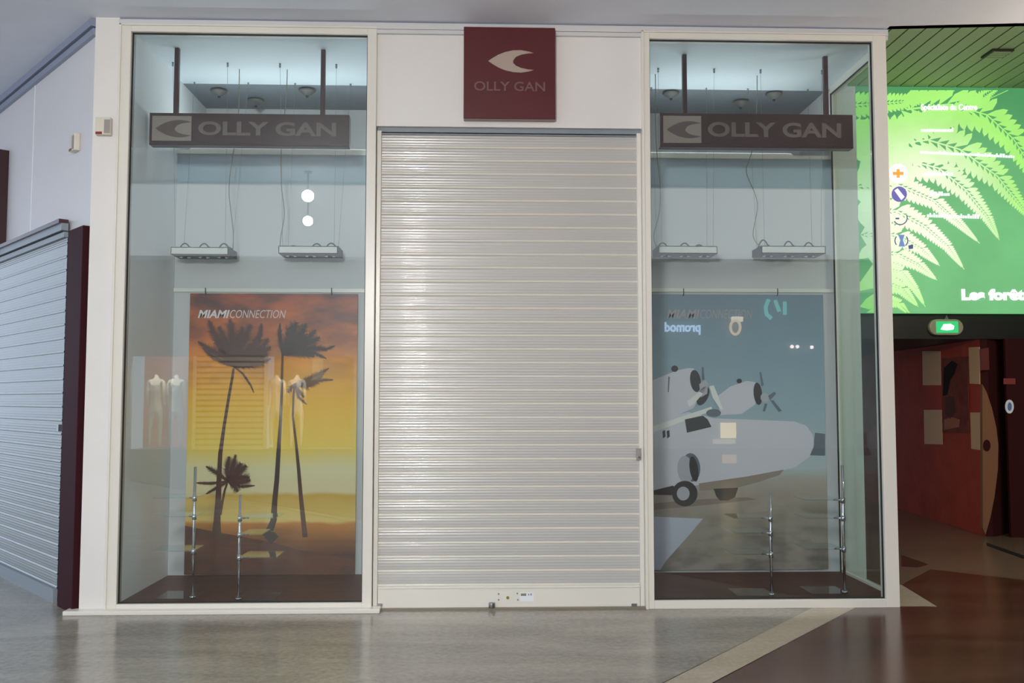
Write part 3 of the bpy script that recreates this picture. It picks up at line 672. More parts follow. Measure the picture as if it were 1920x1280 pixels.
# gear
pmb(ell(1296, 876, 17, 27, rot=-.1), L_(4), cl=p2r).build('wheel_well', g6, ps2); pmb(ell(1285, 880, 15, 26, rot=-.1), L_(5), cl=p2r).build('gear_door', g2, ps2); pmb(ell(1301, 879, 8, 24, rot=-.15), L_(6), cl=p2r).build('gear_leg', g3, ps2)
pmb([(1221, 920), (1262, 910), (1270, 918), (1262, 928), (1221, 927)], L_(5), cl=p2r).build('gear_strut', g3, ps2)
wh = pmb(ell(1284, 925, 24, 24), L_(7), cl=p2r).build('wheel', g3, ps2); pmb(ell(1281, 925, 12, 13), L_(8), cl=p2r).build('hub', g2, wh)
pmb([(1338, 916), (1384, 914), (1378, 932), (1365, 938), (1350, 938), (1343, 930)], L_(4), cl=p2r).build('wheel', g3, ps2)
p0, p1, p2 = at(1250, 597, y=PY-.001), at(1312, 580, y=PY-.001), at(1410, 580, y=PY-.001)
m_washed = mat('reflection_washed_pink_print', (166, 156, 162), .5)  # low contrast of the lettering stands in for reflections on the glass
text_mb('MIAMI', p0, X, Z, p1.x-p0.x, p1.z-p0.z, -Y, .0008, shear=.25, bold=.03).build('lettering', m_washed, ps2)
text_mb('CONNECTION', at(1313, 597, y=PY-.001), X, Z, p2.x-p1.x, p1.z-p0.z, -Y, .0008, shear=.25).build('lettering', m_washed, ps2)
for px in (1281, 1457):
    a_ = at(px, 552, y=PY); b = MB(); b.tube([Vector((a_.x, PY+.002, a_.z-.01)), Vector((a_.x, PY-.018, a_.z)), Vector((a_.x, PY-.018, a_.z+.05))], .004, 6); b.build('hook', m_wire, ps2)
b = poster_rail(1218, 1564, 543); tag(b.build('poster_rail', m_frame), 'thin pale rail above the aeroplane poster', 'rail')

# ------------------------------------------------------------------ glass shelf stands
def stand(px, ytop, ybase, yy, shelves, sgn, label, plate=None):
    base = at(px, ybase, z=GB); base.y = yy; base.x = at(px, ybase, y=yy).x; base.z = GB
    zt_ = at(px, ytop, y=yy).z
    t = thing('display_stand', label, 'display stand', base.copy(), 'chrome and glass display stands')
    b = MB(); b.box(base.x-(.26 if sgn < 0 else .02), base.x+(.26 if sgn > 0 else .02), yy-.03, yy+.25, GB, GB+.008); b.build('base_plate', m_shelf, t)
    b = MB(); b.tube([base+Z*.008, Vector((base.x, yy, zt_))], .0105, 14); b.build('pole', m_chrome, t)
    b = MB(); b.tube([base+Z*.008, base+Z*.02], .022, 16); b.build('foot', m_chrome, t)
    for (py, wd) in shelves:
        z_ = at(px, py, y=yy).z
        b = MB(); x_0, x_1 = (base.x-wd, base.x+.0) if sgn < 0 else (base.x, base.x+wd)
        b.box(x_0, x_1, yy+.0, yy+.27, z_, z_+.008); s_ = b.build('shelf', m_shelf, t)
        b = MB(); b.tube([Vector((base.x, yy, z_-.018)), Vector((base.x, yy, z_+.022))], .016, 14); b.tube([Vector((base.x, yy, z_+.002)), Vector((base.x+sgn*.05, yy+.05, z_+.002))], .007, 8); b.build('clamp', m_chrome, s_)
stand(361, 875, 1119, .14, ((934, .30), (969, .30), (1034, .31)), -1, 'chrome pole stand with glass shelves, leftmost in the left window')
stand(447, 928, 1127, .07, ((972, .26), (1003, .16), (1046, .27)), 1, 'shorter chrome pole stand with glass shelves before the beach poster')
stand(1447, 924, 1119, .10, ((972, .28), (1000, .28), (1040, .28)), -1, 'chrome pole stand with glass shelves before the aeroplane poster')
stand(1584, 872, 1114, .16, ((938, .28), (972, .28), (1030, .28)), -1, 'chrome pole stand with glass shelves beside the side glass')

# ------------------------------------------------------------------ corridor on the right
WA, WB = at(1690, 955, z=0), at(1848, 1005, z=0)
wd_ = (WB-WA).normalized(); wn = Vector((wd_.y, -wd_.x, 0))
if wn.dot(CAM-WA) < 0: wn = -wn
def rw(px, py, off=0.0): return atp(px, py, WA+wn*off, wn)
YS = WB.y-.05
zh = at(1775, 635, y=YS).z; zl = at(1775, 588, y=YS).z; zs = at(1775, 167, y=YS).z
WA2 = WA-wd_*5
b = MB(); b.prism([WA2, WB, WB+Z*zh, WA2+Z*zh], -wn*.1); struct('wall_right', b, m_red)
# curved recess beyond the wall's end
arc = [at(px, py, z=0) for px, py in ((1848, 1005), (1862, 1006), (1878, 1004), (1896, 997), (1912, 987), (1940, 965))]
b = MB()
for a_, c_ in zip(arc[:-1], arc[1:]): b.face([a_, c_, c_+Z*zh, a_+Z*zh])
b.face([arc[-1], arc[-1]+X*5, arc[-1]+X*5+Z*zh, arc[-1]+Z*zh])
struct('wall_right_recess', b, m_door)
# crescent shaped beige panel at the wall's end
o_ = Vector((WB.x, WB.y-.0, 0)); fy = WB.y-.06
cres = [(1842, 720), (1850, 735), (1860, 765), (1868, 800), (1872, 835), (1871, 880), (1865, 930), (1857, 970), (1848, 1002), (1843, 990)]
b = MB(); b.prism([at(px, py, y=fy) for px, py in cres], (0, .05, 0)); ob = b.build('crescent_panel', m_beige)
tag(ob, 'tall beige crescent panel standing at the end of the dark red wall', 'panel')
b = MB(); b.prism([at(px, py, y=fy-.002) for px, py in ell(1850, 835, 7, 11)], (0, -.004, 0)); b.build('porthole', m_door, ob)
# red sign, small plate and round sticker on the dark door
b = MB(); b.prism([at(px, py, y=fy-.02) for px, py in ((1838, 654), (1854, 652), (1855, 693), (1840, 694))], (0, .02, 0)); tag(b.build('notice', mat('dull_red_notice', (92, 32, 28), .5)), 'dull red notice at the top corner of the red wall', 'notice')
b = MB(); ya = WB.y-.12
b.prism([at(px, py, y=ya) for px, py in ((1882, 709), (1904, 709), (1904, 720), (1882, 720))], (0, .01, 0)); tag(b.build('door_plate', mat('red_plate', (126, 50, 46), .5)), 'small red rectangular plate on the dark door', 'plate')
b = MB(); b.prism([at(px, py, y=ya) for px, py in ell(1893, 762, 8, 13)], (0, .01, 0)); ob = b.build('round_sticker', m_sticker); tag(ob, 'oval white and blue sticker on the dark door', 'sticker')
b = MB(); b.prism([at(px, py, y=ya-.002) for px, py in ell(1893, 762, 4, 8)], (0, -.002, 0)); b.build('pictogram', mat('blue_print', (90, 120, 170), .5), ob)
b = MB(); b.box(at(1876, 700, y=WB.y).x, 9, ya+.01, ya+.05, 0.0, zh); 
struct('door_1', b, m_door)
# papers on the red wall
def notice(q, lab, grp=True):
    b = MB(); b.prism([rw(px, py, .004) for px, py in q], wn*.006)
    o = b.build('paper_notice', m_paper); tag(o, lab, 'notice', 'ochre paper notices on the red wall')
notice(((1730, 658), (1764, 658), (1765, 722), (1731, 722)), 'upper ochre paper notice left of the dark picture on the red wall')
notice(((1733, 768), (1766, 768), (1768, 833), (1734, 832)), 'lower ochre paper notice left of the dark picture on the red wall')
notice(((1817, 651), (1837, 650), (1838, 720), (1819, 719)), 'upper ochre paper notice right of the dark picture on the red wall')
notice(((1820, 773), (1841, 773), (1842, 844), (1822, 841)), 'lower ochre paper notice right of the dark picture on the red wall')
b = MB(); b.prism([rw(px, py, .004) for px, py in ((1766, 672), (1816, 668), (1817, 812), (1768, 810))], wn*.006); pic = b.build('wall_picture', mat('dull_rose_print', (136, 76, 66), .9, spec=.05, c2=(116, 60, 52), nscale=6)); tag(pic, 'dark picture of a figure between the ochre notices on the red wall', 'picture')
b = MB(); b.prism([rw(px, py, .012) for px, py in ((1770, 690), (1785, 676), (1795, 682), (1790, 700), (1782, 712), (1776, 740), (1768, 742))], wn*.002); b.build('dark_shape', mat('charcoal_print', (46, 36, 36), .9, spec=.05), pic)
b = MB(); b.prism([rw(px, py, .012) for px, py in ((1774, 745), (1788, 742), (1792, 770), (1782, 785), (1772, 775))], wn*.002); b.build('dark_shape', mat('grey_print_b', (96, 66, 60), .9, spec=.05), pic)
b = MB(); b.prism([rw(px, py, .012) for px, py in ((1770, 786), (1784, 782), (1800, 786), (1798, 800), (1770, 806))], wn*.002); b.build('pale_shape', mat('tan_print', (170, 110, 88), .9, spec=.05), pic)

# black bulkhead carrying the exit sign and the illuminated fern sign
xs0, xs1 = at(1540, 600, y=YS).x, at(2040, 600, y=YS).x
b = MB(); b.box(xs0, xs1+3, YS, WA2.y, zh, zl); struct('wall_bulkhead_right', b, m_black)
b = MB(); b.box(xs0, xs1+3, YS, YS+.3, zs, ZG+.2); struct('wall_above_sign', b, m_greengap)
# exit sign
ex = at(1775, 613, y=YS-.06)
et = thing('exit_sign', 'green lit emergency exit sign on the black band under the fern sign', 'exit sign', Vector((ex.x, YS, ex.z)))
u = (at(1808, 613, y=YS-.06).x-at(1744, 613, y=YS-.06).x)/2; h_ = (at(1775, 598, y=YS-.06).z-at(1775, 628, y=YS-.06).z)/2
n_ = 10; outl = []
for sx_, st_ in ((1, -90), (-1, 90)):
    for k in range(n_+1):
        t_ = math.radians(st_+180*k/n_); outl.append(Vector((ex.x+sx_*(u-h_)+math.cos(t_)*h_, YS-.06, ex.z+math.sin(t_)*h_)))
b = MB(); b.prism(outl, (0, .058, 0)); b.build('case', m_exitcase, et, bevel=.01)
b = MB(); b.box(ex.x-u*.62, ex.x+u*.66, YS-.068, YS-.06, ex.z-h_*.72, ex.z+h_*.72); sc_ = b.build('screen', emis('exit_green', (40, 190, 110), 1.2), et)
b = MB(); b.prism([Vector((ex.x+dx*u, YS-.069, ex.z+dz*h_)) for dx, dz in ((-.38, -.3), (-.2, .35), (.2, .4), (.42, .12), (.36, -.3), (0, -.42))], (0, -.003, 0)); b.build('pictogram', emis('exit_white', (225, 255, 235), 2.2), sc_)
b = MB(); b.prism([Vector((ex.x-.02, YS-.05, ex.z+h_)), Vector((ex.x+.03, YS-.05, ex.z+h_)), Vector((ex.x+.01, YS-.05, ex.z+h_*1.5))], (0, .04, 0)); b.build('bracket', m_steel, et)

# fern sign
def sign_emis(name, inner, outer, c, r0, r1, s0, s1):
    m = bpy.data.materials.new(name); m.use_nodes = True; nt = m.node_tree; bs = nt.nodes['Principled BSDF']
    bs.inputs['Base Color'].default_value = (.03, .04, .03, 1); bs.inputs['Roughness'].default_value = .5
    tc = nt.nodes.new('ShaderNodeTexCoord'); vs = nt.nodes.new('ShaderNodeVectorMath'); vs.operation = 'DISTANCE'
    nt.links.new(tc.outputs['Object'], vs.inputs[0]); vs.inputs[1].default_value = c
    mr = nt.nodes.new('ShaderNodeMapRange'); mr.interpolation_type = 'SMOOTHSTEP'; mr.inputs['From Min'].default_value = r0; mr.inputs['From Max'].default_value = r1; nt.links.new(vs.outputs['Value'], mr.inputs['Value'])
    mx = nt.nodes.new('ShaderNodeMix'); mx.data_type = 'RGBA'; nt.links.new(mr.outputs[0], mx.inputs[0]); mx.inputs[6].default_value = lin(inner); mx.inputs[7].default_value = lin(outer)
    n = nt.nodes.new('ShaderNodeTexNoise'); n.inputs['Scale'].default_value = 1.6; n.inputs['Detail'].default_value = 4; nt.links.new(tc.outputs['Object'], n.inputs['Vector'])
    hs = nt.nodes.new('ShaderNodeMapRange'); hs.inputs['From Min'].default_value = .3; hs.inputs['From Max'].default_value = .7; hs.inputs['To Min'].default_value = s0; hs.inputs['To Max'].default_value = s1; nt.links.new(n.outputs['Fac'], hs.inputs['Value'])
    nt.links.new(mx.outputs[2], bs.inputs['Emission Color']); nt.links.new(hs.outputs[0], bs.inputs['Emission Strength'])
    return m
fs = thing('fern_sign', 'large backlit green sign printed with fern fronds above the corridor', 'illuminated sign', Vector((at(1790, 588, y=YS).x, YS, zl)))
cc = at(1700, 400, y=YS)
m_sg = sign_emis('green_lightbox_print', (112, 190, 124), (70, 148, 92), at(1790, 500, y=YS), .6, 2.4, .9, 1.1)
m_lf = sign_emis('fern_leaf_print', (250, 255, 226), (168, 240, 120), at(1715, 410, y=YS), .25, 1.35, .95, 1.12)
b = MB(); b.box(xs0, xs1, YS-.12, YS, zl, zs); b.build('lightbox', m_sg, fs)
yl = YS-.122
xmin_p, xmax_p, ymin_p, ymax_p = 1545, 2030, 169, 586
def clampp(p): return (min(max(p[0], xmin_p), xmax_p), min(max(p[1], ymin_p), ymax_p))
frn = []
def fern(pix, l0, taper=.9, step=None, fat=.40, lean=.75, layer=0):
    """a pinnate frond: rachis along pix, leaflets of length l0 shrinking to the tip"""
    P = [Vector(p) for p in pix]; L = [0]
    for k in range(1, len(P)): L.append(L[-1]+(P[k]-P[k-1]).length)
    tot = L[-1]; b = MB(); d = 0.0; y_ = yl-.0010*layer
    def pt(dd):
        for k in range(1, len(P)):
            if dd <= L[k] or k == len(P)-1:
                u_ = (dd-L[k-1])/(L[k]-L[k-1]); return P[k-1].lerp(P[k], u_), (P[k]-P[k-1]).normalized()
    i = 0
    while d < tot*.985:
        t_ = d/tot; ln_ = max(l0*(1-t_)**.75*taper, 2.2); p, dr = pt(d); nn = Vector((-dr.y, dr.x)); wdt = ln_*fat
        for s in (1, -1):
            ax_ = (nn*s+dr*lean).normalized(); pr = Vector((-ax_.y, ax_.x))
            q = [p-dr*wdt*.5, p+ax_*ln_*.45+pr*wdt*.52, p+ax_*ln_*.82+pr*wdt*.34, p+ax_*ln_, p+ax_*ln_*.8-pr*wdt*.34, p+ax_*ln_*.4-pr*wdt*.52]
            q = [clampp((v.x, v.y)) for v in q]
            area = abs(sum(q[k][0]*q[(k+1) % 6][1]-q[(k+1) % 6][0]*q[k][1] for k in range(6)))/2
            if area > 1.5: b.prism([at(v[0], v[1], y=y_-.0004*(i % 2)-(.0002 if s > 0 else 0)) for v in q], (0, -.0003, 0))
        d += max(wdt*(.80+.25*t_), 1.6) if step is None else step; i += 1
    pts = [clampp(tuple(p)) for p in pix]
    b.tube([at(p[0], p[1], y=y_-.0012) for p in pts], [.012*(1-.7*k/(len(pts)-1)) for k in range(len(pts))], 5)
    b.build('fern_frond', m_lf, fs)
fern([(1548, 200), (1620, 196), (1700, 190), (1790, 170)], 34, 1, lean=.5, layer=0)
fern([(1548, 268), (1620, 262), (1700, 245), (1790, 215), (1890, 150)], 52, 1, lean=.45, layer=1)
fern([(1700, 205), (1780, 195), (1850, 215), (1900, 260), (1990, 400)], 56, 1, lean=.5, layer=2)
fern([(1640, 275), (1740, 262), (1800, 280), (1870, 330), (1925, 400), (1935, 420)], 62, 1, lean=.5, layer=3)
fern([(1620, 330), (1700, 300), (1760, 315), (1810, 355), (1850, 405), (1874, 450)], 50, 1, lean=.5, layer=4)
fern([(1600, 350), (1680, 345), (1750, 375), (1800, 420), (1837, 456)], 36, 1, lean=.6, layer=5)
fern([(1610, 400), (1680, 395), (1735, 425), (1775, 460), (1808, 505)], 36, 1, lean=.6, layer=6)
fern([(1620, 440), (1680, 440), (1725, 465), (1762, 498)], 34, 1, lean=.7, layer=7)
fern([(1630, 475), (1680, 475), (1720, 495), (1757, 525)], 32, 1, lean=.7, layer=8)
fern([(1640, 500), (1690, 510), (1715, 540), (1735, 575)], 22, 1, lean=.7, layer=9)
fern([(1650, 525), (1690, 540), (1722, 575)], 24, 1, lean=.7, layer=10)
fern([(1650, 560), (1685, 568), (1706, 590)], 18, 1, lean=.7, layer=11)
for lf in (((1604, 330), (1612, 312), (1636, 300), (1665, 310), (1668, 345), (1620, 352)), ((1606, 400), (1630, 380), (1665, 372), (1666, 420), (1625, 425)), ((1606, 486), (1616, 466), (1660, 432), (1664, 470), (1640, 482)), ((1608, 546), (1612, 530), (1640, 490), (1662, 470), (1662, 520), (1640, 540)), ((1612, 575), (1624, 560), (1662, 535), (1664, 565), (1630, 580)), ((1625, 586), (1640, 574), (1664, 560), (1664, 586)), ((1560, 250), (1600, 225), (1660, 222), (1664, 285), (1610, 292), (1570, 280))):
    b = MB(); b.prism([at(px, py, y=yl-.014) for px, py in lf], (0, -.0005, 0)); b.build('fern_leaf', m_lf, fs)
# symbols and writing on the sign
em_w = emis('sign_white', (255, 255, 255), 1.3); em_o = emis('sign_orange', (255, 176, 70), 1.0); em_b = emis('sign_violet', (120, 112, 190), .9); em_d = emis('sign_slate', (90, 96, 150), .8)
def sg_poly(q, m, lay, name, par=fs):
    b = MB(); b.prism([at(px, py, y=yl-.016-.002*lay) for px, py in q], (0, -.001, 0)); return b.build(name, m, par)
d_ = sg_poly(ell(1684, 325, 18, 18), em_w, 0, 'symbol'); sg_poly(((1681, 317), (1687, 317), (1687, 322), (1694, 322), (1694, 328), (1687, 328), (1687, 333), (1681, 333), (1681, 328), (1674, 328), (1674, 322), (1681, 322)), em_o, 1, 'cross', d_)
d_ = sg_poly(ell(1686, 364, 14.5, 14.5), em_b, 0, 'symbol'); sg_poly(((1677, 357), (1683, 353), (1696, 369), (1690, 375)), em_w, 1, 'tag', d_)
def ring(cx, cy_, r, a0, a1, w_=2.0, n=14):
    o_ = [(cx+r*math.cos(math.radians(a0+(a1-a0)*k/n)), cy_+r*math.sin(math.radians(a0+(a1-a0)*k/n))) for k in range(n+1)]
    i_ = [(cx+(r-w_)*math.cos(math.radians(a0+(a1-a0)*k/n)), cy_+(r-w_)*math.sin(math.radians(a0+(a1-a0)*k/n))) for k in range(n, -1, -1)]
    return o_+i_
d_ = sg_poly(ring(1688, 408, 14, -25, 150), em_d, 0, 'symbol'); sg_poly(((1679, 408), (1686, 408), (1686, 411), (1679, 411)), em_d, 1, 'mark', d_)
d_ = sg_poly(ring(1690, 451, 13, 140, 220), em_d, 0, 'symbol'); sg_poly(ring(1690, 451, 13, -40, 50), em_d, 0, 'arc', d_)
sg_poly(((1684, 440), (1696, 440), (1693, 450), (1697, 462), (1685, 462), (1688, 450)), emis('sign_blue', (120, 150, 210), .9), 1, 'hourglass', d_)
sg_poly(((1703, 460), (1712, 458), (1712, 466), (1704, 467)), em_d, 1, 'mark', d_)
def sign_text(s, x0, y0_, x1, y1_, bold=.02):
    a_, c_ = at(x0, y1_, y=yl-.018), at(x1, y0_, y=yl-.018)
    dx = at(x1, y1_, y=yl-.018)
    text_mb(s, a_, (dx-a_).normalized(), Z, c_.x-a_.x, c_.z-a_.z, -Y, .003, bold=bold).build('lettering', em_w, fs)
sign_text('Les forêts', 1803, 542, 1932, 563, .06)
sign_text('Spécialiste du Centre', 1727, 196, 1832, 210, .03)
def glyph_row(x0, x1, yc, slope=0, h=8):
    """row of small white letter-like marks, too blurred in the photo to read"""
    b = MB(); x = x0
    while x < x1:
        w2 = random.uniform(2.2, 4.6); hh = h*random.choice((.6, .6, .65, 1)); yb_ = yc+h/2+(x-x0)*slope
        b.prism([at(px, py, y=yl-.02) for px, py in ((x, yb_-hh), (x+w2, yb_-hh), (x+w2, yb_), (x, yb_))], (0, -.002, 0)); x += w2+1.0
    b.build('lettering', em_w, fs)
glyph_row(1727, 1788, 243); glyph_row(1725, 1903, 284, .05, 7); glyph_row(1733, 1785, 325, 0, 8); glyph_row(1745, 1780, 363, 0, 8); glyph_row(1738, 1832, 403, .03, 8)

# slatted green-lit corridor ceiling
b = MB(); b.box(XR-.15, 12, .0, YS+.3, ZG+.05, ZG+.1, 1)
x_ = XR-.15
while x_ < 9.5:
    b.box(x_, x_+.142, -.0, YS, ZG, ZG+.03, 0); x_ += .16
struct('ceiling_corridor', b, [m_green, m_greengap])
c = at(1870, 99, z=ZG); t = thing('ceiling_vent', 'small square vent in the green-lit slatted ceiling', 'vent', c.copy())
b = MB(); b.box(c.x-.11, c.x+.11, c.y-.11, c.y+.11, ZG-.02, ZG); b.build('frame', m_greengap, t)
b = MB()
for k in range(4): b.box(c.x-.09, c.x+.09, c.y-.09+.05*k, c.y-.06+.05*k, ZG-.03, ZG-.02)
b.build('grille', m_green, t)
b = MB(); b.box(9.5, 9.6, -14, 12, 0, ZG+.1); struct('wall_light_block', b, m_door)  # unseen wall added to keep the right side dark

# ------------------------------------------------------------------ the side of the mall behind the camera (seen in the glass)
YO = 12.0
def rf(px, py, d=YO):
    p = at(px, py, y=d); return Vector((p.x, -d, p.z))
m_opp = mat('opposite_fascia', (150, 150, 150), .5); m_opplow = mat('opposite_lower_wall', (92, 88, 84), .5)
zA, zB = rf(500, 668).z, rf(500, 842).z
def opening(x0, x1): return (rf(x0, 700).x, rf(x1, 700).x)
o1 = opening(245, 352); o2 = opening(500, 662)
b = MB()
xs_ = [-9, o1[0], o1[1], o2[0], o2[1], 9.5]
b.box(-9, 9.5, -YO-.1, -YO, zA, 4.5); b.box(-9, 9.5, -YO-.1, -YO, 0, zB, 1)
for a_, c_ in ((xs_[0], xs_[1]), (xs_[2], xs_[3]), (xs_[4], xs_[5])): b.box(a_, c_, -YO-.1, -YO, zB, zA, 0)
struct('wall_opposite', b, [m_opp, m_opplow])
m_pinkglow = emis('pink_lit_backdrop', (255, 150, 130), .8); m_creamglow = emis('cream_lit_backdrop', (255, 214, 150), .55)
for (a_, c_), mm in ((o1, m_pinkglow), (o2, m_creamglow)):
    b = MB(); b.box(a_-.05, c_+.05, -YO-1.0, -YO-.9, zB-.1, zA+.1, 1); struct('wall_opposite_niche', b, [m_opp, mm])
    b = MB(); b.box(a_-.05, c_+.05, -YO-.9, -YO-.1, zB-.1, zB-.002); struct('floor_niche', b, m_opp)
    area_light('niche_light', ((a_+c_)/2, -YO-.25, zA-.02), .9, 45, (1, .93, .82), rot=(math.radians(-30), 0, 0), shape='RECTANGLE', size_y=.1)
m_mann = mat('white_mannequin', (236, 228, 214), .3)
def mannequin(px, label):
    p = rf(px, 840, YO+.4); p.z = zB
    t = thing('mannequin', label, 'mannequin', p.copy(), 'mannequins in the shop window opposite', local=True)
    bm_v = [(0, 0, .82), (0, 0, 1.0), (0, .01, 1.15), (0, 0, 1.33), (0, 0, 1.42), (0, 0, 1.50), (.15, 0, 1.36), (.165, .03, 1.10), (.165, -.02, .86), (-.15, 0, 1.36), (-.165, .03, 1.10), (-.165, -.02, .86), (.09, 0, .76), (.10, .01, .42), (.10, .02, .06), (-.09, 0, .76), (-.10, .01, .42), (-.10, .02, .06)]
    s = (zA-zB-.35)/1.5
    ed = [(0, 1), (1, 2), (2, 3), (3, 4), (4, 5), (3, 6), (6, 7), (7, 8), (3, 9), (9, 10), (10, 11), (0, 12), (12, 13), (13, 14), (0, 15), (15, 16), (16, 17)]
    rad = [.13, .10, .12, .10, .05, .045, .06, .04, .03, .06, .04, .03, .085, .055, .035, .085, .055, .035]
    me = bpy.data.meshes.new('body'); me.from_pydata([(x*s, y*s, z*s) for x, y, z in bm_v], ed, []); me.materials.append(m_mann)
    o = bpy.data.objects.new('body', me); col.objects.link(o); o.parent = t
    sk = o.modifiers.new('skin', 'SKIN')
    for k, vv in enumerate(me.skin_vertices[0].data): vv.radius = (rad[k]*s, rad[k]*s*.8); vv.use_root = (k == 0)
    ss = o.modifiers.new('sub', 'SUBSURF'); ss.levels = ss.render_levels = 1
    b = MB(); b.tube([(0, 0, 0), (0, 0, .015)], .14*s, 20); b.build('base', m_steel, t)
    b = MB(); b.tube([(0.10*s, .02*s, .0), (.10*s, .02*s, .12*s)], .008, 8); b.build('rod', m_steel, t)
for px, lab in ((290, 'white headless mannequin, leftmost of the pair reflected beside the orange poster'), (328, 'white headless mannequin, right one of the pair reflected beside the orange poster'),
                (517, 'white headless mannequin, left one of the pair reflected over the palm trunks'), (555, 'white headless mannequin, right one of the pair reflected over the palm trunks')):
    mannequin(px, lab)
# closed shutter opposite
ra, rb = rf(366, 838), rf(497, 668)
so = thing('roller_shutter', 'slatted shutter across the mall, reflected in the beach poster', 'roller shutter', Vector((ra.x, -YO+.05, 0)))
m_slopp = mat('opposite_slat', (206, 200, 180), .4); m_slopd = mat('opposite_slat_gap', (120, 112, 92), .5)
b = MB(); zz = zB
while zz < zA: b.box(ra.x, rb.x, -YO+.01, -YO+.03, zz, zz+.07, 0); b.box(ra.x, rb.x, -YO+.01, -YO+.02, zz+.07, zz+.11, 1); zz += .11
b.build('curtain', [m_slopp, m_slopd], so)
for xx in (ra.x-.06, rb.x): b = MB(); b.box(xx, xx+.06, -YO+.0, -YO+.06, zB, zA); b.build('guide_rail', m_frame, so)
# blue-white shop lettering (mirror-written in the glass, so it reads left to right when faced)
la, lb = rf(1312, 628), rf(1245, 604)
t = thing('shop_lettering', 'glowing blue-white shop name across the mall, mirrored in the aeroplane poster', 'illuminated sign', Vector(((la.x+lb.x)/2, -YO+.06, la.z)))
text_mb('promod', Vector((max(la.x, lb.x), -YO+.06, min(la.z, lb.z))), -X, Z, abs(la.x-lb.x), abs(lb.z-la.z), Y, .03, bold=.03).build('lettering', emis('blue_white_neon', (190, 220, 255), 5), t)
# teal strokes of another lit sign
t = thing('teal_sign', 'teal glowing sign strokes across the mall, mirrored near the top of the aeroplane poster', 'illuminated sign', rf(1455, 580)+Y*.05)
m_teal = emis('teal_neon', (120, 225, 215), 2.6)
for q in (((1440, 562), (1434, 575), (1436, 590), (1445, 597)), ((1452, 563), (1456, 575), (1460, 584)), ((1470, 566), (1470, 590))):
    b = MB(); b.tube([rf(*p_)+Y*.06 for p_ in q], .04, 8); b.build('stroke', m_teal, t)
# oval warm lamps and small spots
t = thing('wall_lamp', 'warm oval lamp across the mall, mirrored above the aeroplane engines', 'lamp', rf(1377, 612)+Y*.05)
b = MB(); pts = [rf(1377+9*math.cos(a_), 614+13*math.sin(a_))+Y*.08 for a_ in [2*math.pi*k/20 for k in range(21)]]; b.tube(pts, .028, 8); b.build('ring', emis('warm_glow', (255, 214, 160), 3.5), t)
b = MB(); b.box(*sorted((rf(1371, 602).x, rf(1391, 602).x)), -YO, -YO+.1, rf(1380, 603).z, rf(1380, 594).z); b.build('shade', emis('warm_white_glow', (255, 236, 210), 4), t)
def lit_panel(x0, y0_, x1, y1_, c, s, lab):
    a_, c_ = rf(x0, y1_), rf(x1, y0_); b = MB(); b.box(min(a_.x, c_.x), max(a_.x, c_.x), -YO+.0, -YO+.05, a_.z, c_.z)
    tag(b.build('lit_panel', emis('lit_panel', c, s)), lab, 'lit panel')
lit_panel(1351, 792, 1379, 821, (255, 226, 160), 3.4, 'square warm lit panel across the mall, upper of two mirrored on the fuselage')
lit_panel(1336, 823, 1378, 832, (230, 215, 180), 1.6, 'narrow warm lit strip across the mall, mirrored on the fuselage')
lit_panel(1354, 852, 1380, 868, (255, 200, 140), 1.3, 'square warm lit panel across the mall, lower of two mirrored on the fuselage')
lit_panel(586, 672, 606, 712, (255, 240, 200), 1.2, 'pale lit panel across the mall, mirrored right of the palm crowns')
for k, (px, py) in enumerate(((1483, 650), (1493, 650), (1520, 651))):
    p_ = rf(px, py)+Y*.06; b = MB(); b.tube([p_, p_+Y*.03], .035, 10)
    tag(b.build('spot_lamp', emis('spot_glow', (255, 230, 230), 9)), ('tiny lamp across the mall, left one of the mirrored close pair', 'tiny lamp across the mall, right one of the mirrored close pair', 'single tiny lamp across the mall mirrored nearest the side glass')[k], 'lamp', 'tiny lamps across the mall')

# ------------------------------------------------------------------ mall globe lamps: the first pair shows in the glass, the others are added
def globe_lamp(x, y, z, r, power, label, colr=(1, .98, .95)):
    t = thing('globe_lamp', label, 'pendant lamp', Vector((x, y, z)), 'globe lamps hanging from the mall ceiling', local=True)
    n = 12; b = MB()
    b.tube([(0, 0, -r*math.cos(math.pi*k/n)) for k in range(n+1)], [max(r*math.sin(math.pi*k/n), .002) for k in range(n+1)], 20)
    b.build('globe', emis('globe_glass', (255, 246, 232), min(power/(4*math.pi**2*r*r)*.5, 60)), t)
    b = MB(); b.tube([(0, 0, r), (0, 0, ZC-z)], .012, 8); b.build('stem', m_steel, t)
    b = MB(); b.tube([(0, 0, ZC-z-.02), (0, 0, ZC-z)], .05, 16); b.build('ceiling_rose', m_steel, t)
    l = bpy.data.lights.new('globe_light', 'POINT'); l.energy = power; l.color = colr; l.shadow_soft_size = r*1.15
    o = bpy.data.objects.new('globe_light', l); col.objects.link(o); o.parent = t
la = at(577, 367, z=4.0); lb = at(577, 414, z=4.0)
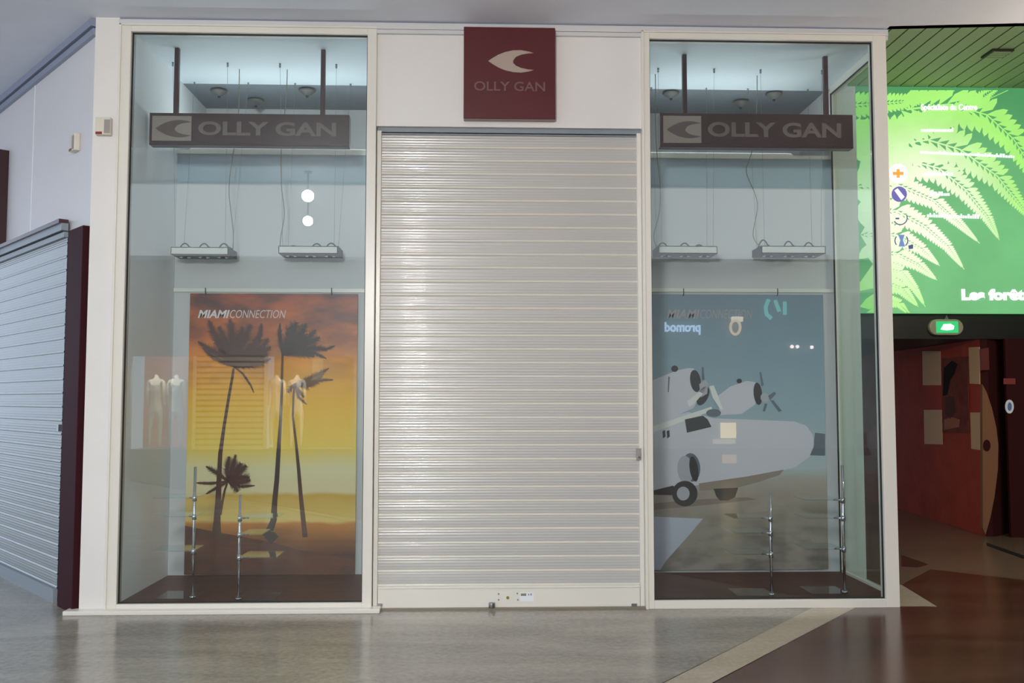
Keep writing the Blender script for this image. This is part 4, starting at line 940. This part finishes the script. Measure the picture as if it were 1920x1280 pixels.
globe_lamp(la.x, -la.y, 4.0, .062, 45, 'globe lamp mirrored as the upper bright spot in the left window')
globe_lamp(lb.x, -lb.y, 4.0, .058, 35, 'globe lamp mirrored as the lower bright spot in the left window')
globe_lamp(-1.03, -7.5, 3.05, .16, 2150, 'large globe lamp added as fill light, hanging just behind the camera, left of centre')  # unseen lamp added to light fascia and ceiling; also streaks the shutter
globe_lamp(-1.14, -9.2, 3.05, .16, 1500, 'large globe lamp added as fill light, hanging farther behind the camera, behind the first large one')  # second unseen lamp added for fill on the shopfront
globe_lamp(5.3, -.6, 3.3, .10, 420, 'small globe lamp added to light the red wall, at the mouth of the right corridor', colr=(1, .8, .62))  # out-of-view lamp added to brighten the red corridor wall
# glowing ceiling field added to light the shopfront and brighten the upper glass
m_lum = emis('added_ceiling_glow_skin', (232, 240, 250), 1.5)
t = thing('added_ceiling_glow', 'wide softly glowing ceiling field, added as fill light, over the middle of the mall', 'added light', Vector((.3, -8.2, ZC)), local=True)
b = MB(); b.box(-7.9, 7.9, -3.05, 3.05, -.03, -.001); b.build('frame', m_trim, t)
b = MB(); b.box(-7.8, 7.8, -3.0, 3.0, -.036, -.03); b.build('diffuser', m_lum, t)
# strip lights added on the display ledges to brighten ceiling and upper wall
def fill_strip(x0, x1, power, label):
    t = thing('fill_strip_light', label, 'light fixture', Vector(((x0+x1)/2, DEP-.0, ztop2+.03)), 'added strip lights in the display windows', local=True)
    a = (x1-x0)/2; b = MB(); b.box(-a, a, .0, .05, .001, .02); b.build('channel', m_frame, t)
    b = MB(); b.box(-a+.01, a-.01, .008, .042, .02, .026); b.build('tube', emis('fill_strip_glow', (240, 250, 255), .9), t)
    area_light('fill_strip_area', (0, .02, .03), 2*a, power, (.9, .97, 1), rot=(math.radians(205), 0, 0), parent=t, shape='RECTANGLE', size_y=.04)
fill_strip(GL0+.1, GL1-.05, 7, 'added fill light tube on the ledge behind the left hanging sign')
fill_strip(GR0+.05, 2.7, 6, 'added fill light tube on the ledge behind the right hanging sign')

for o in LOCAL:
    if '_local' in o: del o['_local']
